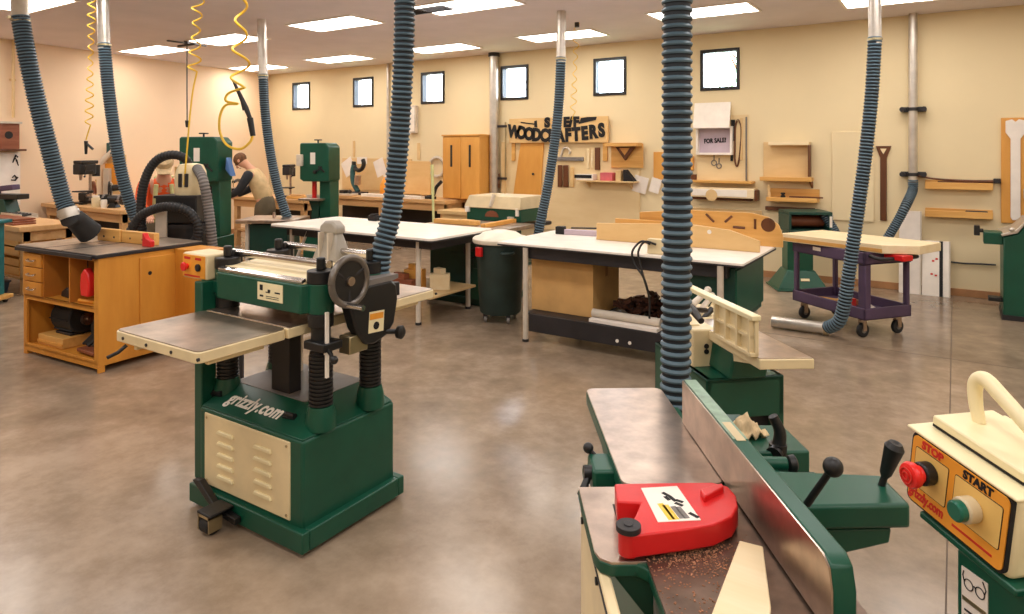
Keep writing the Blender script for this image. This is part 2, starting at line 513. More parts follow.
hose_drop('fat ribbed hose feeding the dust hood of the green planer', (405, -60), 3.05, .05, .0245,
    [(405, -24, 3.25), (404, 40, 3.25), (401, 110, 3.27), (397, 165, 3.28), (391, 215, 3.28), (382, 250, 3.26), (379, 275, 3.26)])
hose_drop('ribbed hose hanging across the woodcrafters sign', (562, -30), 7.9, .058, .03,
    [(561, 57, 7.9), (559, 100, 7.9), (555, 140, 7.9), (548, 185, 7.9), (542, 215, 7.9), (538, 236, 7.9)])
hose_drop('thickest ribbed hose in the centre, dropping behind the jointer fence', (676, -160), 2.6, .0575, .0325,
    [(677, -120, 2.62), (677, 0, 2.62), (677, 120, 2.62), (677, 230, 2.62), (676, 340, 2.62), (675, 430, 2.62), (675, 520, 2.62)])
t, org, w = hose_drop('ribbed hose in front of the purple cart, curving along the floor to a grey pipe', (874, -40), 5.95, .057, .03,
    [(875, 37, 5.95), (872, 90, 5.95), (866, 150, 5.95), (858, 210, 5.95), (850, 265, 5.97), (845, 300, 6.0), (839, 321, 6.06), (827, 328, 6.18)])
a, bq = Vector(P(826, 328.5, .06))-org, Vector(P(772, 321.5, .06))-org
d = (bq-a).normalized()
make('floor_pipe', MB().cyl(a, bq, .054, n=20).cyl(a, a+d*.03, .06, n=20).cyl(a+d*.35, a+d*.36, .057, n=20), 'galv', t)
make('hose_clamp', MB().cyl(a-d*.02, a+d*.015, .064, n=20), 'zinc', t)

# wall duct at the right with its hose to the green sander
Yd = YW-.11
c = PY(913, 182, Yd)
t = thing('wall_duct', 'shiny vertical duct on the right wall with a dark hose at its foot', 'duct', (c[0], Yd, 0))
p = MB().cyl((0, 0, c[2]), (0, 0, HC), .047, n=20)
for k in (1.75, 2.3, 2.9): p.cyl((0, 0, k), (0, 0, k+.012), .050, n=20)
make('duct_pipe', p, 'galv', t)
for z in (2.17, 1.40):
    make('pipe_bracket', MB().box(-.13, .13, .05, .1, z-.03, z+.03).cyl((0, 0, z-.02), (0, 0, z+.02), .056, n=20).cyl((-.11, -.03, z), (-.11, .08, z), .03, n=10).cyl((.11, -.03, z), (.11, .08, z), .03, n=10), 'frame_dark', t, bevel=.004)
pts = [(0, 0, c[2]+.03), (-.005, 0, c[2]-.1)] + [tuple(Vector(PZ(*q))-Vector((c[0], Yd, 0))) for q in [(906, 205, 7.75), (896, 224, 7.75), (882, 245, 7.8), (864, 258, 7.9), (845, 246, 8.0), (832, 226, 8.1), (824, 214, 8.15)]]
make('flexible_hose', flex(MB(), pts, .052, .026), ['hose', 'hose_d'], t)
# duct and conduits further left
c = PY(494, 52, YW-.09)
t = thing('wall_duct', 'pale vertical duct rising beside the pine wall cabinet', 'duct', (c[0], YW-.09, 0))
p = MB().cyl((0, 0, .9), (0, 0, HC-.06), .075, n=20)
for k in (1.3, 1.9, 2.5): p.cyl((0, 0, k), (0, 0, k+.012), .079, n=20)
make('duct_pipe', p, 'galv', t)
make('pipe_cap', MB().cyl((0, 0, HC-.06), (0, 0, HC), .095, n=20), 'frame_dark', t)
c = PY(388, 62, YW-.03)
solo('conduit', MB().cyl((c[0], YW-.03, .9), (c[0], YW-.03, HC), .028, n=12).box(c[0]-.05, c[0]+.05, YW-.01, YW, 2.0, 2.03).box(c[0]-.05, c[0]+.05, YW-.01, YW, 2.8, 2.83), 'galv', 'thin pale conduit on the wall left of the planer hose', 'conduit')
a, bq = PY(408, 98, YW-.06), PY(417, 133, YW-.06)
t = thing('junction_box', 'pale electrical box on the wall right of the planer hose', 'electrical box', (a[0], YW, bq[2]))
make('box_body', MB().box(0, .2, -.09, 0, 0, .5), 'leg_grey', t, bevel=.008)
make('cover_plate', MB().box(.02, .18, -.096, -.09, .03, .47), 'white', t, bevel=.003)
x0 = wall_left_x(4.35)+.04
solo('conduit', MB().cyl((x0, 4.36, 2.16), (x0, 4.36, HC), .022, n=10).box(x0-.03, x0-.01, 4.32, 4.4, 1.9, 1.93).box(x0-.03, x0-.01, 4.32, 4.4, 2.7, 2.73), 'tan', 'thin tan conduit on the left wall beside the bird box', 'conduit')

# ------------------------------------------------------------------ yellow coil air hoses
def coil(mb, p0, p1, r, turns, tr=.007, phase=0):
    p0, p1 = Vector(p0), Vector(p1)
    n = int(turns*14)
    pts = []
    for i in range(n+1):
        t = i/n
        k = r*(1+.25*math.sin(9*t+phase))
        a = 2*PI*turns*t+phase
        pts.append(p0.lerp(p1, t)+Vector((k*math.cos(a), k*math.sin(a), 0)))
    return pts
def air_hose(label, pt, pb, Z, r, turns, tail, gun=True, tr=.008):
    a, bq = Vector(PZ(pt[0], pt[1], Z)), Vector(PZ(pb[0], pb[1], Z))
    a = bq + (a-bq)*((HC-bq.z)/(a-bq).z)
    turns *= 1.0
    org = Vector((a.x, a.y, 0))
    t = thing('air_hose', label, 'air hose', org)
    pts = [p-org for p in coil(None, a, bq, r, turns)]
    tl = spline([pts[-1]]+[Vector(PZ(x, y, Z))-org for x, y in tail], 6)
    make('coiled_tube', MB().sweep(pts+tl[1:], tr, 7), 'yellow', t)
    make('ceiling_fitting', MB().cyl((0, 0, HC-.06), (0, 0, HC), .03, n=12), 'black', t)
    return t, org
air_hose('faint thin yellow coil hose hanging at the far left between two dust hoses', (92, -5), (89, 125), 6.7, .028, 13, [(88, 133), (86, 140)], tr=.006)
q = Vector(PZ(86, 141, 6.7))
solo('blow_gun', MB().cyl(q, q+Vector((0, 0, -.13)), .018, .012, 10).cyl(q+Vector((0, 0, -.02)), q+Vector((.07, .03, -.08)), .012, n=8), 'black', 'small dark air nozzle hanging from the faint left coil hose', 'air nozzle')
air_hose('thin yellow coil hose hanging over the first band saw', (199, -20), (194, 72), 6.6, .045, 6, [(193, 90), (190, 115), (187, 150), (184, 185)])
t, org = air_hose('thick yellow coil air hose with a hanging loop and black blow gun', (241, -20), (240, 88), 5.3, .055, 5,
    [(229, 93), (226, 101), (238, 104), (226, 105), (220, 116), (220, 132), (227, 145), (240, 149), (250, 142), (253, 134)], tr=.010)
g = [Vector(PZ(x, y, 5.3))-org for x, y in [(233, 80), (240, 95), (246, 108), (250, 118), (253, 136)]]
make('blow_gun', MB().sweep(g[:3], [.010, .016, .02], 10).sweep(g[2:4], [.02, .016], 10).sweep([g[1], g[1]+Vector((.03, .01, -.12))], [.008, .008], 8), 'frame_dark', t)
make('gun_grip', MB().sweep(g[3:], [.024, .02], 10), 'black', t)
air_hose('pale thin yellow coil hose against the wall by the fifth window', (576, 45), (573, 112), 8.6, .03, 8, [(573, 116), (572, 120)], tr=.005)

# ================================================================== THE PLANER
def rrect(x0, x1, y0, y1, r, n=5):
    pts = []
    for cx, cy, a in ((x1-r, y1-r, 0), (x0+r, y1-r, 1), (x0+r, y0+r, 2), (x1-r, y0+r, 3)):
        for k in range(n+1):
            g = (a+k/n)*PI/2
            pts.append((cx+r*math.cos(g), cy+r*math.sin(g)))
    return pts
OP = Vector((-2.665, 2.19, 0))
def lp(px, py, Y):                              # a pixel on the planer's front plane, in its own frame
    q = PY(px, py, Y+OP.y); return (q[0]-OP.x, Y, q[2])
pl = thing('thickness_planer', 'big green thickness planer with a vented cream motor panel and long table', 'planer', OP)
b = MB().box(-.405, .405, -.31, -.27, .018, .105).box(-.405, .405, .27, .31, .018, .105).box(-.405, -.36, -.27, .27, .018, .105).box(.36, .405, -.27, .27, .018, .105).box(-.36, .36, -.27, .27, .03, .05)
make('mobile_base', b, 'green', pl, bevel=.006)
cab = make('cabinet', MB().box(-.365, .37, -.28, .278, .055, .47), 'green', pl, bevel=.014, seg=3)
tc = MB().hexa([(-.365, -.28, .47), (.37, -.28, .47), (.37, .278, .47), (-.365, .278, .47)], [(-.335, -.12, .548), (.2, -.12, .548), (.2, .255, .548), (-.335, .255, .548)])
make('top_cover', tc, 'green', pl, bevel=.01)
make('chip_deck', MB().prism(rrect(-.33, .195, -.115, .25, .02), 'z', .547, .551), 'grey', pl)
lettering('lettering', 'grizzly.com', .098, 'white', pl, (-.05, -.200, .5115), (R(26.0), 0, 0), .0008, 'CENTER', .12, .0028, 1.06, .80)
for x in (-.335, .19):
    make('latch', MB().box(-.035, .035, -.012, .012, -.006, .012, (R(29), 0, R(8))).cyl((-.03, 0, .01), (.035, 0, .014), .012, n=10), 'black', pl, loc=(x, -.205 if x < 0 else -.2, .507))
a, c = lp(205.5, 405, -.28), lp(291.5, 509, -.28)
x0, x1, z0, z1 = a[0], c[0]-.006, .118, .452
mp = make('motor_panel', MB().box(x0, x1, -.286, -.276, z0, z1), 'cream', pl, bevel=.004)
for j in range(2):
    for k in range(5):
        xx = x0+(x1-x0)*(.17+.44*j); zz = z1-.075-k*.051
        v = MB()
        v.prism([(xx, zz), (xx+.125, zz), (xx+.115, zz+.016), (xx+.012, zz+.016)], 'y', -.2975, -.284)
        make('louver', v, 'ivory', mp, bevel=.003)
for xx, zz in ((x0+.02, z1-.02), (x1-.02, z1-.02), (x0+.02, z0+.02), (x1-.02, z0+.02)):
    make('screw', MB().cyl((xx, -.289, zz), (xx, -.284, zz), .006, n=8), 'zinc', mp)
# swivel caster and foot pedal at the front
ct = make('caster_bracket', MB().prism([(-.325, .155), (-.27, .165), (-.15, .08), (-.0, .065), (-.0, .035), (-.14, .05), (-.22, .09)], 'y', -.345, -.312).box(-.15, -.05, -.43, -.312, .088, .10), 'black', pl, bevel=.004)
make('caster_fork', MB().box(-.143, -.136, -.43, -.365, .02, .09).box(-.066, -.059, -.43, -.365, .02, .09).box(-.143, -.059, -.43, -.365, .078, .09), 'zinc', ct)
make('caster_wheel', MB().cyl((-.132, -.395, .04), (-.07, -.395, .04), .04, n=20), 'rubber', ct, bevel=.005)
make('power_cord', MB().sweep(spline([(-.36, -.2, .44), (-.43, -.24, .38), (-.435, -.25, .2), (-.40, -.25, .09), (-.37, -.28, .11)], 8), .007, 8), 'black', pl)
# four lifting columns
for sx in (-1, 1):
    for sy in (-1, 1):
        x, y = .335*sx, .15*sy
        prof = [(.062, .47), (.062, .53), (.05, .545)]
        for k in range(15):
            z = .55+k*.0172
            prof += [(.052, z), (.052, z+.009), (.045, z+.011), (.045, z+.016)]
        prof += [(.05, .81), (.042, .82), (.042, .99)]
        cl = make('lift_column', MB().lathe([q for q in prof if q[1] >= .545], (x, y, 0), 20), 'black', pl)
        make('column_foot', MB().lathe([(.066, .48), (.064, .54), (.054, .58)], (x, y, 0), 20), 'green', cl)
        make('column_sleeve', MB().cyl((x, y, .985), (x, y, 1.115), .058, n=24), 'green', cl, bevel=.004)
        make('lower_collar', MB().cyl((x, y, .925), (x, y, .985), .055, n=24), 'black', cl, bevel=.004)
        make('upper_collar', MB().cyl((x, y, 1.115), (x, y, 1.17), .06, n=24), 'black', cl, bevel=.004)
        make('top_knob', MB().cyl((x, y, 1.17), (x, y, 1.225), .02, n=14), 'black', cl, bevel=.006)
# table with extension wings
for nm, y0, y1, mt in (('front_table_wing', -.68, -.262, 'castiron'), ('planer_bed', -.26, .26, 'steel'), ('rear_table_wing', .262, .73, 'castiron')):
    ends = rrect(-.355, .255, y0, y1, .028 if nm != 'planer_bed' else .004)
    tb = make(nm, MB().prism(ends, 'z', .880, .923), 'cream', pl, bevel=.004)
    make('machined_top', MB().prism(rrect(-.349, .249, y0+.006, y1-.004, .024 if nm != 'planer_bed' else .003), 'z', .922, .9275), mt, tb, bevel=.001)
    if nm != 'planer_bed':
        for k in range(4):
            yy = y0 if y0 < 0 else y1
            make('adjusting_bolt', MB().cyl((-.28+k*.18, yy-.004, .9), (-.28+k*.18, yy+.004, .9), .007, n=8), 'frame_dark', tb)
        yy = y0+.1 if y0 < 0 else y1-.1
        make('wing_rib', MB().box(-.27, -.25, y0+.04, y1-.04, .845, .88), 'cream', tb)
        make('wing_rib', MB().box(.18, .2, y0+.08, y1-.08, .85, .88), 'cream', tb)
make('table_strut', MB().box(-.08, .05, -.09, -.02, .548, .87), 'frame_dark', pl, bevel=.004)
make('table_strut', MB().cyl((-.2, .16, .55), (-.2, .16, .87), .03, n=14), 'leg_grey', pl)
make('table_strut', MB().cyl((.12, .05, .55), (.12, .05, .87), .035, n=14), 'leg_grey', pl)
make('table_lock', MB().sweep([(-.29, -.66, .865), (-.3, -.69, .84), (-.33, -.72, .82)], .008, 8), 'black', pl)
# head
make('front_beam', MB().prism([(-.345, -.15), (-.3, -.235), (.30, -.235), (.34, -.15), (.3, -.13), (-.3, -.13)], 'z', .985, 1.113), 'green', pl, bevel=.008)
make('rear_beam', MB().box(-.3, .3, .13, .225, .985, 1.105), 'green', pl, bevel=.008)
make('head_cover', MB().prism([(-.235, 1.105), (-.19, 1.135), (.08, 1.15), (.22, 1.125), (.225, 1.09), (-.23, 1.09)], 'x', -.305, .30), 'cream', pl, bevel=.006)
make('head_trim', MB().box(-.3, .3, -.228, -.20, 1.118, 1.134, (R(20), 0, 0)), 'chrome', pl, bevel=.003)
make('feed_roller', MB().cyl((-.29, -.09, 1.0), (.29, -.09, 1.0), .035, n=18).cyl((-.29, .09, 1.0), (.29, .09, 1.0), .035, n=18), 'steel', pl)
make('chip_breaker', MB().box(-.295, .295, -.13, .13, 1.02, 1.1), 'frame_dark', pl)
for y in (-.10, .21):
    rb = make('return_roller', MB().cyl((-.36, y, 1.185), (.33, y, 1.185), .018, n=18), 'chrome', pl)
    make('roller_bracket', MB().box(-.35, -.325, y-.03, y+.03, 1.1, 1.2).box(.30, .325, y-.03, y+.03, 1.1, 1.2), 'black', rb, bevel=.005)
a, c = lp(258, 281, -.2355), lp(283, 304, -.2355)
pp = make('warning_plate', MB().box(a[0], c[0], -.2385, -.234, c[2]+.002, a[2]-.002), 'ivory', pl)
w_, h_ = c[0]-a[0], a[2]-c[2]
mk = MB()
for fx, fz, fw_, fh in ((.1, .55, .12, .3), (.34, .45, .16, .06), (.42, .5, .1, .14), (.7, .48, .2, .08), (.1, .2, .14, .1), (.35, .15, .5, .03), (.35, .25, .5, .03)):
    mk.box(a[0]+w_*fx, a[0]+w_*(fx+fw_), -.2395, -.238, c[2]+h_*fz, c[2]+h_*(fz+fh))
make('pictogram', mk, 'ink', pp)
hd = make('dust_hood', MB().hexa([(-.08, .15, 1.135), (.1, .15, 1.135), (.1, .27, 1.135), (-.08, .27, 1.135)], [(-.045, .19, 1.28), (.06, .19, 1.28), (.06, .235, 1.28), (-.045, .235, 1.28)])
     .prism([(-.055, 1.27), (.07, 1.27), (.07, 1.31), (.035, 1.335), (-.02, 1.335), (-.055, 1.31)], 'y', .18, .245), 'smoke', pl, bevel=.012)
make('hood_rib', MB().box(-.03, -.02, .15, .185, 1.14, 1.28).box(.035, .045, .15, .185, 1.14, 1.28), 'leg_grey', hd)
q = Vector(PZ(379, 277, 3.26))-OP
make('dust_port', MB().lathe([(.085, -.05), (.07, 0.0), (.055, .02), (.055, .07)], q+Vector((0, 0, -.06)), 22).box(q.x-.1, q.x+.07, q.y-.07, q.y+.07, 1.06, q.z-.09), 'frame_dark', pl, bevel=.004)
# gear cover, hand wheel
gc = make('gear_cover', MB().prism([(-.09, 1.02), (-.10, 1.06), (-.05, 1.085), (.17, 1.085), (.21, 1.06), (.22, .99), (.195, .88), (.15, .835), (.06, .81), (.01, .82), (-.05, .9)], 'x', .385, .45), 'black', pl, bevel=.012, seg=3)
make('cover_flange', MB().prism([(.0, 1.083), (.19, 1.083), (.22, 1.09), (.22, 1.108), (.0, 1.108)], 'x', .36, .45), 'grey', gc)
wp = make('warning_label', MB().box(.449, .4525, .025, .12, .865, .96, (R(-4), 0, 0)), 'ivory', pl)
make('pictogram', MB().box(.452, .454, .03, .115, .925, .952, (R(-4), 0, 0)), 'orange_plate', wp)
make('pictogram', MB().cyl((.452, .07, .895), (.4545, .07, .895), .018, n=12), 'ink', wp)
make('cover_bracket', MB().box(.36, .43, -.07, .04, .79, .87), 'zinc', pl, bevel=.005)
make('lock_knob', MB().cyl((.44, .14, .85), (.475, .2, .842), .012, n=12).lathe([(.014, 0), (.03, .006), (.032, .025), (.02, .034)], (.47, .19, .842), 18, (1, .2, 0)), 'black', pl)
hw = make('hand_wheel', MB().ring((.475, -.115, 1.13), .101, .015, (1, 0, 0), 40, 10), 'rim', pl)
sp = MB().lathe([(.09, .0), (.07, -.03), (.03, -.045)], (.478, -.115, 1.13), 28, (1, 0, 0))
make('wheel_dish', sp, 'black', hw)
for k in range(3):
    a = k*2*PI/3+.5
    make('spoke', MB().cyl((.462, -.115, 1.13), (.476, -.115+.095*math.cos(a), 1.13+.095*math.sin(a)), .012, .009, 10), 'frame_dark', hw)
make('wheel_hub', MB().cyl((.36, -.115, 1.13), (.49, -.115, 1.13), .02, n=16), 'steel', hw)
make('crank_handle', MB().cyl((.47, -.14, 1.032), (.575, -.13, 1.028), .011, .013, 12), 'chrome', hw)
make('depth_scale', MB().box(.405, .415, -.19, -.175, .72, 1.0).box(.404, .4165, -.195, -.17, .82, .84), 'white', pl)
make('lock_lever', MB().cyl((.41, -.18, .84), (.47, -.2, .815), .008, n=8).ball((.475, -.202, .812), .018), 'black', pl)
make('column_bracket', MB().box(.29, .42, -.21, -.1, .83, .868), 'black', pl, bevel=.006)
# switch box on its post
make('switch_post', MB().box(-.425, -.366, -.27, -.19, .106, 1.06), 'green', pl, bevel=.006)
make('post_arm', MB().box(-.40, -.30, -.21, -.15, 1.0, 1.06), 'green', pl, bevel=.004)
sb = make('switch_box', MB().box(-.575, -.375, -.24, -.09, 1.06, 1.185), 'cream', pl, bevel=.01)
make('faceplate', MB().box(-.568, -.382, -.2435, -.238, 1.067, 1.178), 'orange_plate', sb, bevel=.002)
make('stop_button', MB().cyl((-.525, -.262, 1.12), (-.525, -.243, 1.12), .014, n=16).cyl((-.525, -.27, 1.12), (-.525, -.258, 1.12), .022, n=18), 'red_btn', sb, bevel=.003)
make('start_button', MB().cyl((-.43, -.255, 1.12), (-.43, -.243, 1.12), .018, n=16), 'ink', sb, bevel=.003)
make('button_mark', MB().box(-.552, -.5, -.2445, -.243, 1.155, 1.167).box(-.46, -.41, -.2445, -.243, 1.155, 1.167).box(-.55, -.42, -.2445, -.243, 1.072, 1.08), 'redink', sb)

# ================================================================== THE FRONT JOINTER
JA = YAW+R(1.5)
OJ = Vector(CAM(.42, 1.6))
JX, JY = Vector((math.cos(JA), math.sin(JA), 0)), Vector((-math.sin(JA), math.cos(JA), 0))
def J(px, py, z):                              # a pixel at height z in the jointer's own frame
    d = Vector(P(px, py, z))-OJ
    return (d.dot(JX), d.dot(JY), z)
jt = thing('jointer', 'green twelve inch jointer with a red cutter guard in the right foreground', 'jointer', OJ, JA)
j0 = -.146
TZ = .87
make('stand', MB().box(-.09, .17, -.62, .62, .06, .58).box(-.12, .2, -.68, .68, 0, .06), 'green', jt, bevel=.012)
make('bed_casting', MB().prism([(-.12, .80), (.17, .80), (.15, .58), (-.08, .58)], 'y', -.5, .5), 'green_dark', jt, bevel=.01)
# outfeed table
op = rrect(j0, .118, .085, .765, .03)
ot = make('outfeed_bed', MB().prism(op, 'z', TZ-.045, TZ-.004), 'green', jt, bevel=.004)
make('machined_top', MB().prism(rrect(j0+.002, .116, .087, .763, .029), 'z', TZ-.006, TZ), 'steel', ot, bevel=.0015)
make('table_rib', MB().prism([(.1, TZ-.045), (.7, TZ-.045), (.55, TZ-.12), (.1, TZ-.16)], 'x', -.12, .16), 'green', ot)
# infeed table with the rabbeting ledge
x_l = J(578, 487, TZ-.005)[0]; yb = J(600, 487, TZ-.005)[1]; yf = J(612, 563, TZ-.005)[1]
xi = J(648, 567, TZ-.005)[0]
ip = [(.21, .045), (xi, .045), (xi, yb), (x_l, yb), (x_l, yf+.04), (x_l+.008, yf+.015), (x_l+.03, yf), (xi-.02, yf), (xi, yf-.02), (xi, -.72), (.21, -.72)]
it = make('infeed_bed', MB().prism(ip, 'z', TZ-.035, TZ-.008), 'green', jt, bevel=.004)
make('machined_top', MB().prism([(.209, .044), (xi+.001, .044), (xi+.001, -.719), (.209, -.719)], 'z', TZ-.0095, TZ-.004), 'dusty', it, bevel=.0005)
make('ledge_top', MB().prism([(xi+.001, yb-.001), (x_l+.001, yb-.001), (x_l+.001, yf+.04), (x_l+.009, yf+.016), (x_l+.03, yf+.001), (xi+.001, yf+.001)], 'z', TZ-.0095, TZ-.004), 'steel', it, bevel=.0005)
make('table_rib', MB().prism([(.04, TZ-.035), (-.7, TZ-.035), (-.55, TZ-.11), (.04, TZ-.16)], 'x', -.12, .16), 'green', it)
for ya in (yf+.02, yb-.06):
    make('ledge_bracket', MB().prism([(x_l+.03, TZ-.035), (xi+.02, TZ-.035), (xi+.02, TZ-.15)], 'y', ya, ya+.03), 'green', it, bevel=.004)
make('cutterhead', MB().cyl((-.13, .065, TZ-.045), (.2, .065, TZ-.045), .04, n=24), 'castiron', jt)
# cream belt guard on the operator's side
sg = make('side_cover', MB().box(x_l+.006, x_l+.03, yf-.14, yb-.005, .42, TZ-.036), 'cream', jt, bevel=.006)
make('cover_seam', MB().box(x_l+.004, x_l+.008, yf-.13, yb-.015, TZ-.052, TZ-.044), 'frame_dark', sg)
for y in (yf+.03, yb-.05, yf-.1):
    make('screw', MB().cyl((x_l+.001, y, TZ-.06), (x_l+.008, y, TZ-.06), .008, n=8), 'ink', sg)
# handles under the outfeed table
hb = make('lock_housing', MB().box(j0-.055, j0+.04, .2, .31, TZ-.09, TZ-.02).cyl((j0-.075, .255, TZ-.05), (j0-.03, .255, TZ-.05), .02, n=14), 'green', jt, bevel=.008)
make('lock_knob', MB().cyl((j0-.03, .30, TZ-.03), (j0-.05, .31, TZ-.012), .007, n=8).ball((j0-.052, .312, TZ-.008), .015), 'black', hb)
make('lock_lever', MB().cyl((j0-.06, .235, TZ-.04), (j0-.085, .2, TZ-.085), .008, .013, 10).cyl((j0-.075, .235, TZ-.04), (j0-.05, .235, TZ-.04), .018, n=12), 'black', hb)
# fence
fx = .108
fy0, fy1 = -.455, .46
FZ = TZ+.13
fp = [(fy0, TZ+.002), (fy1, TZ+.002), (fy1, FZ), (fy0+.035, FZ), (fy0+.012, FZ-.012), (fy0, FZ-.05)]
fe = make('fence', MB().prism(fp, 'x', fx+.003, fx+.044), 'green', jt, bevel=.004)
make('fence_face', MB().prism([(fy0+.002, TZ+.003), (fy1-.002, TZ+.003), (fy1-.002, FZ-.002), (fy0+.034, FZ-.002), (fy0+.012, FZ-.014), (fy0+.002, FZ-.05)], 'x', fx, fx+.0035), 'steel', fe)
ra = J(742, 443, FZ)
make('worn_top_edge', MB().box(fx+.006, fx+.041, ra[1]+.02, fy1-.004, FZ-.001, FZ+.0012), 'worn', fe)
make('worn_patch', MB().box(fx+.012, fx+.034, ra[1]+.01, ra[1]+.12, FZ+.0005, FZ+.0018), 'hood', fe)
# fence carriage behind the fence
A, B_, C_, D_ = J(803, 505, .925), J(911, 503, .925), J(884, 477, .925), J(850, 470, .925)
cr = make('fence_carriage', MB().hexa([(fx+.044, A[1], .868), (B_[0], B_[1], .868), (C_[0], C_[1]+.02, .868), (fx+.044, D_[1]+.02, .868)], [(fx+.044, A[1], .922), (B_[0], B_[1], .922), (C_[0], C_[1]+.01, .926), (fx+.044, D_[1]+.01, .926)]), 'green', jt, bevel=.008)
make('carriage_key', MB().prism([(fx+.04, .862), (B_[0]-.035, .862), (B_[0]-.04, .83), (fx+.16, .80), (fx+.04, .80)], 'y', A[1]+.015, A[1]+.12), 'green', cr, bevel=.004)
make('slide_way', MB().box(fx+.04, fx+.26, D_[1]-.02, D_[1]+.12, .80, .866), 'green_dark', cr, bevel=.005)
make('lock_rod', MB().cyl((fx+.05, .11, .91), (fx+.165, .10, .91), .016, n=16).box(fx+.045, fx+.14, .05, .16, .868, .90), 'green', cr, bevel=.003)
make('rod_end', MB().lathe([(.012, 0), (.02, .004), (.022, .018), (.014, .024)], (fx+.165, .10, .91), 14, (1, 0, 0)), 'black', cr)
def lever(p0, p1, r0, ball):
    p0, p1 = Vector(p0), Vector(p1)
    mb = MB().cyl(p0, p1, .008, .007, 10)
    if ball: mb.ball(p1, ball, 18)
    else:
        d = (p1-p0)
        mb.sweep([p0+d*.25, p0+d*.32, p0+d*.6, p0+d*.9, p1], [.009, .013, .017, .0215, .014], 16)
    return mb
q0 = Vector(PZ(807, 504, 1.47)); q1 = Vector(PZ(833, 467, 1.42))
T = lambda q: ((Vector(q)-OJ).dot(JX), (Vector(q)-OJ).dot(JY), q[2])
make('lock_lever', lever(T(q0), T(q1), 0, .0205), 'black', cr)
q0 = Vector(PZ(881, 487, 1.57)); q1 = Vector(PZ(896, 443, 1.55))
make('tilt_handle', lever(T(q0), T(q1), 0, None), 'black', cr)
q0 = Vector(PZ(778, 448, 1.865)); q1 = Vector(PZ(773, 416, 1.87))
bk = make('rear_bracket', MB().box(fx+.04, fx+.29, .24, .42, .80, .878).cyl((fx+.1, .325, .878), (fx+.1, .325, .9), .03, n=16), 'green', jt, bevel=.006)
make('tilt_lever', MB().sweep(spline([Vector(T(q0))+Vector((-.02, -.02, -.01)), T(q0), (Vector(T(q0))+Vector(T(q1)))/2+Vector((.012, 0, 0)), T(q1)], 6), [.022-.0005*i for i in range(19)], 14).cyl(Vector(T(q0))-Vector((0, 0, .02)), Vector(T(q0))+Vector((.0, 0, .012)), .024, n=14), 'black', bk)
make('dust_chute', MB().hexa([(.05, .5, .3), (.2, .5, .3), (.2, .62, .3), (.05, .62, .3)], [(.08, .3, .6), (.17, .3, .6), (.17, .5, .6), (.08, .5, .6)]), 'green_dark', jt)
# red cutter guard
gz0, gz1 = TZ+.004, TZ+.05
gp = [J(*q, gz1)[:2] for q in [(614.5, 483.5), (665, 482.5), (712, 482), (728, 486), (736, 495), (738, 506), (732, 516), (714, 524.5), (690, 528.5), (655, 533), (640, 535), (630, 536), (626, 529), (632, 522), (636, 514), (641, 502.5), (617, 501.5)]]
# smooth the nose
gd = make('cutter_guard', MB().prism(gp, 'z', gz0, gz1), 'red', jt, bevel=.004, seg=3)
lb = [J(*q, gz1+.001)[:2] for q in [(641, 488), (677, 486), (701, 520), (658, 522)]]
wl = make('warning_label', MB().prism(lb, 'z', gz1-.001, gz1+.0012), 'white', gd)
def lab(u, v):
    a, c, d, e_ = [Vector((*q, 0)) for q in lb]
    return (a.lerp(c, u)).lerp(e_.lerp(d, u), v)
def lab_strip(pts, wd_):
    mb = MB()
    for (u0, v0, u1, v1) in pts:
        a, c = lab(u0, v0), lab(u1, v1)
        d = (c-a).normalized(); n_ = Vector((-d.y, d.x, 0))*wd_
        mb.prism([tuple((a-n_)[:2]), tuple((c-n_)[:2]), tuple((c+n_)[:2]), tuple((a+n_)[:2])], 'z', gz1+.001, gz1+.0018)
    return mb
make('pictogram', lab_strip([(.5, .18, .62, .3), (.62, .3, .7, .46), (.72, .42, .86, .5), (.66, .5, .8, .6), (.84, .8, .98, .94), (.5, .3, .56, .42)], .0045), 'ink', wl)
make('caution_stripe', lab_strip([(.28, .5, .34, .96), (.38, .55, .44, .96)], .007), 'yellow', wl)
make('small_print', lab_strip([(.55, .6, .6, .94), (.66, .62, .71, .94)], .006), 'grey', wl)
hp = [J(*q, gz1+.012)[:2] for q in [(700, 489), (722, 483), (724, 487), (704, 497)]]
make('guard_rib', MB().prism(hp, 'z', gz1-.002, gz1+.013), 'red', gd, bevel=.003)
pv = J(628.5, 530, gz1+.0)
make('pivot_post', MB().cyl((pv[0], pv[1], gz0-.002), (pv[0], pv[1], gz1+.001), .021, n=24), 'red', gd, bevel=.003)
make('pivot_cap', MB().cyl((pv[0], pv[1], gz1), (pv[0], pv[1], gz1+.012), .0255, n=28).cyl((pv[0], pv[1], gz1+.012), (pv[0], pv[1], gz1+.014), .01, n=12), 'frame_dark', gd, bevel=.003)
q = J(620, 510, TZ)
make('guard_slot', MB().box(q[0]-.012, q[0]+.02, q[1]-.05, q[1]+.03, TZ-.0045, TZ-.002), 'frame_dark', it)
